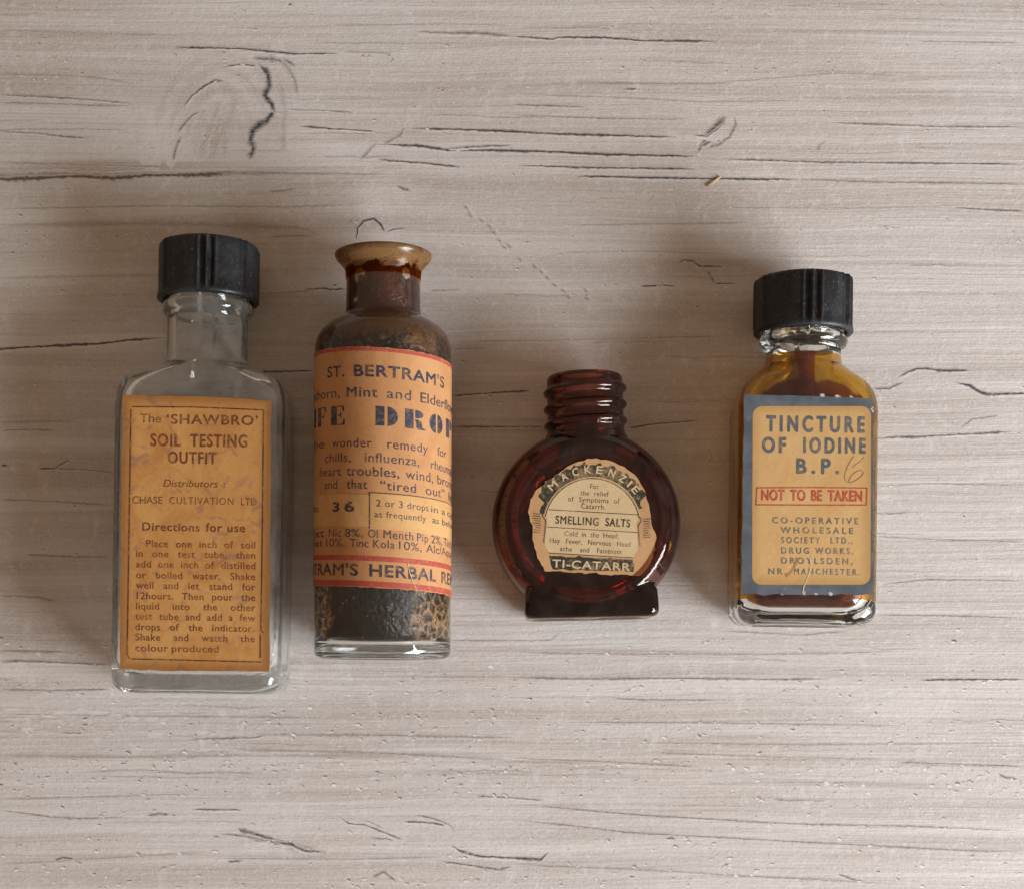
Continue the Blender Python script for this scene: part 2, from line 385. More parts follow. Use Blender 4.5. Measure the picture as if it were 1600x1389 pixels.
        ([(0, 1033), (40, 1032), (172, 1038)], 2.2, .55, .2), ([(0, 1016), (100, 1018)], 2.6, .4, .4), ([(0, 1077), (90, 1078), (175, 1076)], 2.0, .5, .2), ([(95, 1145), (130, 1145)], 1.6, .6, 0), ([(0, 1115), (300, 1119), (500, 1121)], 2, .35, .5),
        ([(300, 1154), (400, 1152), (420, 1146)], 2.0, .55, .2), ([(400, 1147), (600, 1148), (800, 1152)], 3, .5, .7), ([(0, 1180), (200, 1182), (400, 1179)], 4.5, .35, .8), ([(360, 1170), (600, 1176), (800, 1187)], 4, .42, .8),
        ([(0, 1248), (190, 1243), (300, 1240)], 1.6, .4, .3), ([(300, 1264), (380, 1265)], 1.8, .65, 0), ([(745, 1243), (800, 1246), (850, 1250)], 1.8, .6, .1), ([(230, 1274), (245, 1271), (265, 1272)], 4, .55, .1),
        ([(0, 1266), (40, 1270), (80, 1276), (120, 1278), (200, 1276)], 2, .5, .1), ([(370, 1294), (400, 1303), (430, 1312), (460, 1320)], 4, .7, 0), ([(390, 1310), (430, 1316), (455, 1318), (475, 1329), (506, 1330)], 3, .75, 0), ([(345, 1302), (380, 1305), (440, 1318)], 2, .5, 0),
        ([(530, 1275), (545, 1286), (570, 1288), (600, 1300), (630, 1312)], 2.0, .6, 0), ([(570, 1280), (600, 1294)], 1.6, .5, 0), ([(580, 1309), (620, 1311)], 2.2, .5, 0), ([(630, 1283), (660, 1284), (702, 1289)], 2.4, .75, 0), ([(650, 1273), (680, 1279), (706, 1290), (710, 1300)], 1.5, .55, 0),
        ([(705, 1320), (720, 1330), (750, 1337), (800, 1340), (845, 1342), (858, 1331)], 2.8, .8, 0), ([(690, 1345), (740, 1352), (780, 1358), (800, 1353)], 2.2, .6, 0), ([(83, 1345), (97, 1339), (112, 1341), (126, 1348)], 2.4, .6, 0), ([(0, 1350), (200, 1338), (330, 1330)], 2, .3, .3),
        ([(350, 1341), (560, 1342), (690, 1338)], 1.8, .4, .3), ([(355, 1346), (380, 1344)], 2, .7, 0), ([(580, 1370), (600, 1362), (620, 1378)], 3, .5, 0),
        ([(800, 1280), (880, 1288), (980, 1300), (1200, 1312), (1500, 1328), (1600, 1331)], 2, .5, .3), ([(820, 1257), (1000, 1273), (1250, 1287), (1420, 1290), (1600, 1298)], 2, .5, .2), ([(800, 1350), (1000, 1358), (1200, 1370), (1400, 1380)], 2, .4, .4),
        ([(1435, 1062), (1500, 1061), (1600, 1061)], 2.2, .75, 0), ([(890, 1128), (1000, 1128), (1110, 1129), (1405, 1133)], 1.6, .45, .4), ([(800, 1058), (900, 1060), (1040, 1059), (1230, 1061), (1300, 1060)], 2.4, .6, .5),
        ([(955, 1090), (1000, 1093), (1120, 1093)], 1.8, .5, .1), ([(1000, 1160), (1250, 1163), (1600, 1160)], 1.6, .4, .5), ([(800, 1184), (960, 1190), (1100, 1198)], 2, .5, .8), ([(1010, 1175), (1200, 1182), (1380, 1185)], 1.8, .4, .6), ([(1400, 1190), (1600, 1197)], 2, .5, .2),
        ([(1560, 1208), (1570, 1214), (1590, 1217)], 2.5, .6, 0), ([(1210, 1249), (1290, 1251)], 1.8, .45, 0), ([(1310, 1365), (1330, 1372), (1350, 1378)], 3, .55, 0), ([(1040, 1310), (1050, 1308), (1056, 1312)], 3, .7, 0), ([(800, 1018), (940, 1021), (1180, 1022), (1400, 1018)], 2.4, .45, .8),
        ([(1130, 985), (1250, 992), (1330, 985)], 1.6, .4, .2), ([(1095, 1005), (1105, 1003)], 2, .4, 0), ([(700, 1000), (860, 1000), (880, 985)], 1.5, .4, .2),
    ]
    # finer unlisted grain lines all over, beyond the picture as well
    for i in range(260):
        x = random.uniform(-500, 2100); y = random.uniform(-400, 1800)
        L = random.uniform(40, 300); n = 5
        k = random.uniform(-0.01, 0.02)
        if 300 < y < 1000 and random.random() < 0.55: continue
        pts = [(x+L*j/n, y+L*j/n*k+random.gauss(0, 1.1)) for j in range(n+1)]
        strip(pts, random.uniform(0.9, 1.8), random.uniform(0.15, 0.36), random.choice((0.1, 0.4, 0.8)))
    for pts, wd, d, tone in sorted(K, key=lambda k: -k[1]):
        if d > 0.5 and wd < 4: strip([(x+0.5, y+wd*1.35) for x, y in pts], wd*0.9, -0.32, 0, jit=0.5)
        strip(pts, wd, d, tone, jit=0.25)
    # little torn pits with a pale lip
    rows = [random.uniform(1000, 1389) for _ in range(16)]+[random.uniform(0, 330) for _ in range(4)]+[random.uniform(330, 1000) for _ in range(7)]
    for i in range(2100):
        if random.random() < 0.55: y = random.choice(rows)+random.gauss(0, 9)
        else: y = random.uniform(-100, 1500)
        x = random.uniform(-200, 1800)
        if y < 1000 and random.random() < 0.5: continue
        r = random.uniform(1.6, 4.6)*(1.0 if y > 950 else 0.8); an = random.uniform(-0.5, 0.9)
        if random.random() < 0.6:
            q = [(x, y), (x+r*1.2, y+random.uniform(-1, 1.5)), (x+r*2.2, y+random.uniform(-1, 2.5)*r*0.4)]
            strip(q, random.uniform(0.7, 1.7), random.uniform(0.4, 1.0), random.uniform(0, 0.5), jit=0.5, step=2.0)
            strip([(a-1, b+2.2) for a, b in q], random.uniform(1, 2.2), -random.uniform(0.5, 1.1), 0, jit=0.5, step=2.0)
        else:
            blob(x, y, r*1.2, r*0.5, random.uniform(0.4, 0.95), random.uniform(0, 0.4), an, 7)
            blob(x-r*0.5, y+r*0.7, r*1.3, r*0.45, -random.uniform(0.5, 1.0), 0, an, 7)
    for (x, y) in [(728, 325), (735, 335), (752, 345), (765, 355), (772, 365), (780, 376), (788, 387), (812, 406), (835, 418), (845, 425), (855, 435), (866, 446), (880, 455), (888, 465), (915, 455), (917, 467), (735, 338), (795, 385)]:
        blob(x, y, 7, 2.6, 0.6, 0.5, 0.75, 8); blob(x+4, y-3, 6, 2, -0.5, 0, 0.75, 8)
    for j in range(26):      # chalky flaked streak left of the picture's foot
        blob(random.uniform(0, 260), 1122+random.gauss(0, 12), random.uniform(8, 26), random.uniform(2, 5), -random.uniform(.2, .55), 0, 0, 12)
    o = mesh_obj('tabletop', V, F, WOOD, smooth=False)
    for nm, arr in (('mark', M), ('tone', T)):
        a = o.data.attributes.new(nm, 'FLOAT', 'POINT'); a.data.foreach_set('value', arr)
    o['kind'] = 'structure'
    print('mark levels', max(b[4] for b in boxes))
    return o
build_table()

# ------------------------------------------------------------------ lettering
_tc = {}
def glyphs(text, space=1.0, bold=0.0, shear=0.0):
    key = (text, space, bold, shear)
    if key in _tc: return _tc[key]
    cu = bpy.data.curves.new('t', 'FONT'); cu.body = text; cu.size = 1.0
    cu.space_character = space; cu.offset = bold; cu.shear = shear; cu.resolution_u = 4
    cu.fill_mode = 'FRONT'
    ob = bpy.data.objects.new('t', cu); C.objects.link(ob)
    dg = bpy.context.evaluated_depsgraph_get(); dg.update()
    me = bpy.data.meshes.new_from_object(ob.evaluated_get(dg))
    v = np.array([p.co[:2] for p in me.vertices], float).reshape(-1, 2)
    f = [tuple(p.vertices) for p in me.polygons]
    bpy.data.objects.remove(ob); bpy.data.curves.remove(cu); bpy.data.meshes.remove(me)
    _tc[key] = (v, f)
    return v, f
_cap = {}
def cap_h(bold):
    if bold not in _cap:
        v, f = glyphs('H', 1.0, bold); _cap[bold] = (v[:, 1].min(), v[:, 1].max())
    return _cap[bold]

class Ink:
    """collects flat lettering in label coordinates (u right, v up, mm)"""
    def __init__(s): s.v = []; s.f = []
    def poly(s, pts):
        b = len(s.v); s.v += [tuple(p) for p in pts]; s.f.append(tuple(range(b, b+len(pts))))
    def quad(s, a, b, wd):
        a, b = np.array(a, float), np.array(b, float); d = (b-a)/np.linalg.norm(b-a); n = np.array((-d[1], d[0]))*wd/2
        s.poly([a-n, b-n, b+n, a+n])
    def line(s, pts, wd):
        """continuous polyline of one width"""
        A = [np.array(p, float) for p in pts]; n = len(A); b0 = len(s.v)
        for i in range(n):
            d = A[min(i+1, n-1)]-A[max(i-1, 0)]; d = d/(np.linalg.norm(d) or 1); nr = np.array((-d[1], d[0]))*wd/2
            s.v += [tuple(A[i]-nr), tuple(A[i]+nr)]
        for i in range(n-1): s.f.append((b0+2*i, b0+2*i+2, b0+2*i+3, b0+2*i+1))
    def word(s, text, p0, p1, h, bold=0.0, space=1.0, shear=0.0):
        """fit text between baseline points p0 and p1 with capital height h"""
        v, f = glyphs(text, space, 0.0, shear)
        if not len(v): return
        lo, hi = cap_h(0.0)
        p0, p1 = np.array(p0, float), np.array(p1, float)
        L = np.linalg.norm(p1-p0); d = (p1-p0)/L; n = np.array((-d[1], d[0]))
        x0, x1 = v[:, 0].min(), v[:, 0].max()
        X = (v[:, 0]-x0)/(x1-x0)*L; Y = (v[:, 1]-lo)/(hi-lo)*h
        em = h/(hi-lo)
        st = [(0.0, 0.0)] if bold < 0.003 else [(bold*em*math.cos(a), bold*em*math.sin(a)) for a in (0.4, 1.45, 2.5, 3.54, 4.6, 5.64)]
        for k, (ox, oy) in enumerate(st):
            b = len(s.v)
            for a, c in zip(X, Y):
                q = p0+d*(a+ox)+n*(c+oy); s.v.append((q[0], q[1], 0.003*k))
            s.f += [tuple(i+b for i in g) for g in f]
    def justified(s, text, p0, p1, h, fx=0.9, bold=0.0, space=1.0, shear=0.0, mg=0.32):
        """words at a fixed width factor, the gaps stretched to fill the line"""
        lo, hi = cap_h(0.0)
        ws = []
        for wd in text.split(' '):
            v, f = glyphs(wd, space, 0.0, shear); ws.append((v[:, 0].max()-v[:, 0].min())*h/(hi-lo))
        p0, p1 = np.array(p0, float), np.array(p1, float); L = np.linalg.norm(p1-p0); d = (p1-p0)/L
        tot = sum(ws)*fx; n = len(ws)
        gap = (L-tot)/max(1, n-1)
        if n > 1 and gap < mg*h: fx *= (L-mg*h*(n-1))/tot; gap = mg*h
        if n == 1: fx = L/ws[0]
        x = 0.0
        for wd, q in zip(text.split(' '), ws):
            s.word(wd, p0+d*x, p0+d*(x+q*fx), h, bold, space, shear); x += q*fx+gap
    def build(s, name, mat, parent, z):
        return mesh_obj(name, [(a[0], a[1], z+(a[2] if len(a) > 2 else 0)) for a in s.v], s.f, mat, parent, smooth=False)

def flat_label(name, outline, z, mats, parent, thick=0.12, extra=()):
    """paper cut to an outline, with printed areas (extra) on its face"""
    V, F, mi = [], [], []
    n = len(outline)
    V += [(p[0], p[1], z+thick) for p in outline]; V += [(p[0], p[1], z) for p in outline]
    F.append(tuple(range(n))); mi.append(0); F.append(tuple(range(2*n-1, n-1, -1))); mi.append(0)
    for i in range(n):
        j = (i+1) % n; F.append((i, n+i, n+j, j)); mi.append(0)
    for k, (poly, m, dz) in enumerate(extra):
        b = len(V); V += [(p[0], p[1], z+thick+dz) for p in poly]; F.append(tuple(range(b, b+len(poly)))); mi.append(m)
    return mesh_obj(name, V, F, mats, parent, smooth=False, mi=mi)

def ragged(corners, step, amp):
    out = []
    for a, b in zip(corners, corners[1:]+corners[:1]):
        a, b = np.array(a, float), np.array(b, float); L = np.linalg.norm(b-a); n = max(1, int(L/step))
        for k in range(n):
            p = a+(b-a)*k/n
            if k: p = p+rng.normal(0, amp, 2)
            out.append(tuple(p))
    return out

# ------------------------------------------------------------------ screw cap
def screw_cap(parent, s0, s1, r0, r1, zc, groups):
    prof = [(s0+0.9, r0-1.55), (s0+0.12, r0-1.45), (s0, r0-1.1), (s0, r0-0.45), (s0+0.35, r0), (s0+1.1, r0-0.05), (s0+1.9, r1+0.02)]
    prof += [(s0+1.9+(s1-s0-3.0)*k/6, r1) for k in range(1, 7)]
    prof += [(s1-0.6, r1-0.12), (s1-0.2, r1-0.45), (s1, r1-1.0), (s1, r1-3), (s1, 0.4)]
    prof = [(s1-2.0, 0.4), (s1-2.0, r0-1.9), (s0+2.5, r0-1.7)]+prof
    gs = [g*PI/180 for g in groups]
    def rf(i, s, r, t):
        if r < r1-0.7 or s < s0+1.6 or s > s1-0.15: return r
        k = 0.0
        for g in gs:
            d = abs((t-g+PI) % (2*PI)-PI)*r1
            k += -0.55*math.exp(-(d/0.42)**2)+0.32*math.exp(-((d-0.95)/0.30)**2)
        return r+k
    v, f = lathe_y(prof, 360, rf)
    return fix_normals(mesh_obj('cap', up(v, zc), f, BAKE, parent))

# ------------------------------------------------------------------ 1: clear rectangular bottle
def px_sections(rows, ybase, m):
    return [((ybase-y)*m, hw*m) for y, hw in rows]

def flask(parent, mat, a, b, rc, s_sh0, s_sh1, rn, s_neck, rings, s_lip, wall, zc, base_t, shape):
    """rectangular bottle: body half width a, half depth b; shoulder from s_sh0 to s_sh1; neck radius rn"""
    sec = [(0.65, a-6.0, b-5.4, rc-1.0), (0.2, a-5.0, b-4.6, rc-0.6), (0.0, a-3.8, b-3.4, rc), (0.1, a-2.75, b-2.3, rc), (0.45, a-1.75, b-1.35, rc), (1.1, a-0.95, b-0.7, rc), (1.9, a-0.42, b-0.3, rc), (2.8, a-0.12, b-0.08, rc), (4.0, a, b, rc)]
    sec += [(4.0+(s_sh0-4.0)*k/5, a, b, rc) for k in range(1, 6)]
    ctrl = [(s_sh0+(s_sh1-s_sh0)*u, rn+(a-rn)*wv, rn+(b-rn)*wv**0.8, rn+(rc-rn)*wv**1.5) for u, wv in shape]
    sec += [tuple(q) for q in catmull([sec[-1]]+ctrl+[(s_sh1+2, rn, rn, rn)], 6)[1:]]
    sec += [(s_neck, rn, rn, rn)]
    for s, r, h in rings:
        for k in range(9):
            t = k/8*PI
            sec.append((s-h*math.cos(t), *([rn+0.1+(r-rn-0.1)*math.sin(t)**0.8]*3)))
    sec += [(s_lip-0.4, rn, rn, rn), (s_lip, rn-0.5, rn-0.5, rn-0.5)]
    wn = 1.7
    inn = [(s_lip, rn-wn+0.3, rn-wn+0.3, rn-wn+0.3), (s_lip-0.5, rn-wn, rn-wn, rn-wn), (s_sh1+1, rn-wn, rn-wn, rn-wn)]
    ic = [(s_sh0+(s_sh1-s_sh0)*u-0.7, (rn-wn)+(a-wall-rn+wn)*wv, (rn-wn)+(b-wall-rn+wn)*wv**0.8, (rn-wn)+(rc-0.6-rn+wn)*wv**1.5) for u, wv in shape]
    tail = [(s_sh0-2.0, a-wall, b-wall, rc-0.6)]
    inn += [tuple(q) for q in catmull([inn[-1]]+ic[::-1]+tail, 6)[1:]]
    a2, b2 = a-wall, b-wall
    inn += [(s_sh0*0.5, a2, b2, rc-0.6), (base_t+3.2, a2, b2, rc-0.6), (base_t+1.4, a2-0.4, b2-0.4, rc-0.6), (base_t+0.4, a2-1.4, b2-1.4, rc-0.6), (base_t, a2-3, b2-3, rc-1.2)]
    v, f = loft(sec+inn)
    o = fix_normals(mesh_obj('glass_body', up(v, zc), f, mat, parent))
    return o, inn

SHAPE1 = [(0.25, 0.985), (0.45, 0.95), (0.58, 0.89), (0.68, 0.79), (0.78, 0.60), (0.86, 0.40), (0.935, 0.19), (1.0, 0.065)]
def bottle_clear():
    zc = 11.4; m = (CAM_H-zc)/FPX
    bx, by = P(316, 1083, zc); rz = -math.atan2(11, 700)
    loc = (bx, by, 0.05)
    t = thing('glass_bottle', 'clear rectangular glass bottle with black screw cap and orange soil testing label', 'bottle', loc, rz)
    flask(t, CLEAR, 18.9, 11.3, 4.2, 62.0, 74.3, 62.5*m, 84.0, [(87.0, 70*m, 1.5)], 96.0, 1.9, zc, 4.2, SHAPE1)
    screw_cap(t, 88.6, 101.6, 11.45, 11.15, zc, [-46, 3, 13, 55, 110, 160, 215, 265])
    zf = zc+11.3+0.03
    L = local_fn(loc, rz); q = lambda x, y: L(x, y, zf+0.1)
    paper = mat_paper('orange_paper', (0.60, 0.305, 0.095), (0.47, 0.195, 0.048), (0.23, 0.080, 0.020), 32.5, 60, *[0.5*(a+b) for a, b in zip(q(190, 618), q(422, 1048))], spots=0.9, purple=(0.28, 0.145, 0.11), seed=1.0, edgew=3.0, glow=0.14)
    out = ragged([q(192, 618), q(300, 619), q(424, 626), q(422, 840), q(421, 1049), q(300, 1048), q(187, 1045), q(189, 830)], 2.2, 0.10)
    lb = flat_label('label', out, zf, [paper], t)
    zi = zf+0.12+0.03
    i = Ink(); sl = 0.016
    def ln(text, x0, x1, yb, h, **k):
        i.justified(text, q(x0, yb-sl*0), q(x1, yb+sl*(x1-x0)), h*0.1413, **k)
    ln('The', 219, 252, 660.5, 13.5, bold=0.0); ln('‘SHAWBRO’', 261, 403, 662.5, 14.5, bold=0.016, space=1.12)
    ln('SOIL', 236, 282, 696.5, 18, bold=0.022, space=1.15); ln('TESTING', 298, 386, 697.5, 18.5, bold=0.022, space=1.15)
    ln('OUTFIT', 263, 338, 723.5, 17.5, bold=0.022, space=1.15)
    ln('Distributors', 255, 341, 760, 11, shear=0.25); ln(':', 349, 352, 761, 9.5)
    ln('CHASE', 207, 254, 786, 11); ln('CULTIVATION', 265, 365, 787, 11, space=1.15); ln('LTD', 377, 401, 789, 11, space=1.1)
    ln('Directions', 223, 312, 828.5, 12.5, bold=0.016, space=1.1); ln('for', 322, 347, 830, 12.5, bold=0.016, space=1.1); ln('use', 356, 383, 830.5, 12.5, bold=0.016, space=1.1)
    for s, x0, x1, y in [('Place one inch of soil', 229, 399, 854), ('in one test tube, then', 213, 399, 869.5), ('add one inch of distilled', 213, 399, 886), ('or boiled water. Shake', 213, 399, 903),
                         ('well and let stand for', 213, 399, 919), ('12hours. Then pour the', 214, 399, 935.5), ('liquid into the other', 213, 399, 951.5), ('test tube and add a few', 212, 399, 967.5),
                         ('drops of the Indicator.', 212, 397, 984), ('Shake and watch the', 212, 398, 1000), ('colour produced', 212, 342, 1017)]:
        ln(s, x0, x1, y, 10.6, fx=1.16 if s.startswith('colour') else 1.02, bold=0.004, space=1.08)
    i.build('lettering', mat_ink('brown_ink', (0.150, 0.044, 0.017), (0.42, 0.19, 0.06), 0.75), lb, zi)
    r = Ink()
    for pts in ([(207, 636), (300, 636.5), (411, 641)], [(412, 641), (410, 840), (408, 985), (412, 988)], [(407, 990), (407, 1027)], [(200, 1024), (203, 1029), (230, 1029.5), (330, 1032), (408, 1034)], [(205, 640), (202, 830), (199, 1024)]):
        r.line([q(*p) for p in pts], 0.26)
    r.build('border_line', mat_ink('dark_brown_ink', (0.07, 0.028, 0.014), (0.40, 0.18, 0.06), 0.8), lb, zi+0.02)
bottle_clear()

# ------------------------------------------------------------------ 2: round bottle with flared lip
R2 = 15.3
def mat_residue():
    t = NT('dried_tonic_residue'); co = t.coords(); sx = t.n('SeparateXYZ', {0: co})
    X, Y = sx.outputs[0], sx.outputs[1]
    n1 = t.noise(co, 1, 4, 0.65, 1.0, (170, 150, 170)); n2 = t.noise(co, 1, 3, 0.7, 0.5, (600, 500, 600))
    wv = t.n('VectorMath', {0: t.n('TexNoise', {'Vector': co, 'Scale': 420.0, 'Detail': 3}).outputs['Color'], 1: (0.0024, 0.0024, 0.0024)}, operation='MULTIPLY').outputs[0]
    cw = t.n('VectorMath', {0: co, 1: wv}, operation='ADD').outputs[0]
    vo = t.n('TexVoronoi', {'Vector': cw, 'Scale': 520.0}, feature='DISTANCE_TO_EDGE').outputs['Distance']
    vo2 = t.n('TexVoronoi', {'Vector': co, 'Scale': 650.0, 'Randomness': 1.0}).outputs['Distance']
    gold = t.mix(t.ramp(n2, 0.3, 0.7), (0.24, 0.105, 0.032), (0.50, 0.285, 0.12))
    darkc = t.mix(t.ramp(n1, 0.35, 0.65), (0.010, 0.007, 0.005), (0.050, 0.022, 0.010))
    # bubbly crust towards the flanks, a smooth dark cake in the middle of the lower part
    side = t.math('ABSOLUTE', t.math('SUBTRACT', X, -0.0012))
    crust = t.math('ADD', t.ramp(side, 0.0055, 0.0125, 0.0, 1.0), t.math('MULTIPLY', t.math('SUBTRACT', n1, 0.5), 1.8))
    cells = t.ramp(vo, 0.03, 0.20, 1.0, 0.0)
    body = t.mix(t.math('MULTIPLY', t.ramp(crust, 0.25, 0.75), t.math('ADD', t.math('MULTIPLY', cells, 0.75), t.ramp(n2, 0.46, 0.64, 0, 0.35)), clamp=True), darkc, gold)
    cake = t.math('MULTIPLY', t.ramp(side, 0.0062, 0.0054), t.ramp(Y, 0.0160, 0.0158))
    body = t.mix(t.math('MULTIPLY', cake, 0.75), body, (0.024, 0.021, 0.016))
    # olive brown shoulder, red brown neck, golden lip
    sh = t.mix(t.ramp(n1, 0.38, 0.54), (0.175, 0.072, 0.018), (0.018, 0.009, 0.006))
    sh = t.mix(t.math('MULTIPLY', t.ramp(n2, 0.52, 0.70), 0.5), sh, (0.26, 0.14, 0.06))
    ysh = t.math('ADD', Y, t.math('MULTIPLY', t.math('SUBTRACT', n1, 0.5), 0.008))
    top = t.ramp(ysh, 0.0715, 0.0745)
    sh = t.mix(t.ramp(ysh, 0.0725, 0.0695), (0.125, 0.050, 0.014), sh)
    col = t.mix(t.ramp(Y, 0.062, 0.068), body, sh)
    neck = t.mix(t.ramp(n1, 0.40, 0.66), (0.105, 0.030, 0.012), (0.040, 0.016, 0.010))
    neck = t.mix(t.math('MULTIPLY', t.ramp(ysh, 0.0835, 0.087), 0.6), neck, (0.20, 0.055, 0.016))
    col = t.mix(t.ramp(Y, 0.0765, 0.0772), col, neck)
    ylip = t.math('ADD', Y, t.math('MULTIPLY', t.math('SUBTRACT', n1, 0.5), 0.010))
    col = t.mix(t.ramp(ylip, 0.0885, 0.0897), col, t.mix(n2, (0.26, 0.14, 0.055), (0.38, 0.23, 0.11)))
    spots = t.math('MULTIPLY', t.ramp(vo2, 0.16, 0.06), t.ramp(n1, 0.52, 0.60))
    col = t.mix(t.math('MULTIPLY', spots, t.ramp(Y, 0.03, 0.02)), col, (0.5, 0.36, 0.22))
    # two spots flaked off the neck coat, light from behind painted as pale colour
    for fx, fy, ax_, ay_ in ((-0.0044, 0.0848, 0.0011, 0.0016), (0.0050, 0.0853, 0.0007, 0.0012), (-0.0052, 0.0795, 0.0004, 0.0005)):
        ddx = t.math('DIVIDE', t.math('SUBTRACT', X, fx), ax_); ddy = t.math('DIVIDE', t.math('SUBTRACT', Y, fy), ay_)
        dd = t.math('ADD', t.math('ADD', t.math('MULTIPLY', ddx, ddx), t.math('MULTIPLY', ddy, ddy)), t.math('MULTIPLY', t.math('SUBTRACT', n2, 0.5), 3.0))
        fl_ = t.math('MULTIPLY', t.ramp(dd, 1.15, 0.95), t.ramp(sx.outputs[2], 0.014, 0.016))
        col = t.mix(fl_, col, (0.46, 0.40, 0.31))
    hgt = t.math('ADD', t.math('MULTIPLY', vo, 1.2), t.math('MULTIPLY', n2, 0.4))
    p = t.principled(Base_Color=col, Roughness=0.36, Specular_IOR_Level=0.3, Normal=t.bump(hgt, 0.32, 0.0007))
    # gaps where the coat has flaked off the neck, thin film on the lip
    gp = t.ramp(t.noise(co, 1, 2, 0.5, 0.4, (230, 150, 230), (1.3, 0.4, 2.1)), 0.655, 0.675)
    gp = t.math('MULTIPLY', gp, t.math('MULTIPLY', t.ramp(Y, 0.0785, 0.0795), t.ramp(Y, 0.0900, 0.0890)))
    film = t.math('MULTIPLY', t.ramp(ylip, 0.0885, 0.0897), 0.55)
    tr = t.n('BsdfTransparent', {'Color': (0.86, 0.66, 0.40, 1)})
    return t.surf(t.n('MixShader', {0: t.math('MAXIMUM', gp, film), 1: p, 2: tr.outputs[0]}).outputs[0])

FAT = {  # fat stencil capitals, unit height; list of polygons
    'L': (0.86, [[(0, 0), (.42, 0), (.42, 1), (0, 1)], [(.46, 0), (.86, 0), (.86, .3), (.80, .3), (.72, .05), (.46, .05)]]),
    'I': (0.44, [[(0, 0), (.44, 0), (.44, 1), (0, 1)]]),
    'F': (0.92, [[(0, 0), (.42, 0), (.42, 1), (0, 1)], [(.46, .95), (.72, .95), (.80, .70), (.88, .70), (.88, 1), (.46, 1)], [(.46, .48), (.62, .48), (.66, .36), (.71, .36), (.71, .68), (.66, .68), (.62, .54), (.46, .54)]]),
    'E': (0.92, [[(0, 0), (.42, 0), (.42, 1), (0, 1)], [(.46, .95), (.72, .95), (.80, .70), (.88, .70), (.88, 1), (.46, 1)], [(.46, .48), (.62, .48), (.66, .36), (.71, .36), (.71, .68), (.66, .68), (.62, .54), (.46, .54)], [(.46, 0), (.92, 0), (.92, .32), (.85, .32), (.76, .05), (.46, .05)]]),
    'D': (1.12, [[(-.06, 0), (.44, 0), (.44, 1), (-.06, 1), (0, .96), (0, .04)], [(.60, 0)]+[(.60+.52*math.cos(a), .5+.5*math.sin(a)) for a in np.linspace(-PI/2, PI/2, 13)]+[(.60, 1)]]),
    'R': (1.18, [[(-.05, 0), (.46, 0), (.46, 1), (-.05, 1), (0, .96), (0, .04)], [(.56, .56), (.62, .56)]+[(.62+.42*math.cos(a), .78+.22*math.sin(a)) for a in np.linspace(-PI/2, PI/2, 9)]+[(.56, 1)], [(.54, .50), (.72, .50), (.94, .42), (.98, .12), (1.12, .06), (1.18, .10), (1.16, 0), (.74, -.02), (.62, .10), (.60, .40), (.54, .44)]]),
    'O': (1.06, [[(.46, 0.0)]+[(.46+.46*math.cos(a), .5+.5*math.sin(a)) for a in np.linspace(-PI/2, -3*PI/2, 13)]+[(.46, 1.0)], [(.60, 0.0)]+[(.60+.46*math.cos(a), .5+.5*math.sin(a)) for a in np.linspace(-PI/2, PI/2, 13)]+[(.60, 1.0)]]),
    'P': (1.06, [[(0, 0), (.46, 0), (.46, 1), (0, 1)], [(.56, .46), (.62, .46)]+[(.62+.44*math.cos(a), .73+.27*math.sin(a)) for a in np.linspace(-PI/2, PI/2, 9)]+[(.56, 1)]]),
    'S': (0.90, [[(.05, 0), (.55, 0), (.88, .12), (.88, .42), (.6, .55), (.1, .62), (.05, .85), (.3, 1), (.85, 1), (.85, .7), (.75, .7), (.65, .92), (.45, .92), (.5, .75), (.85, .6), (.95, .3), (.8, .05), (.55, -.02), (.05, 0)]]),
}
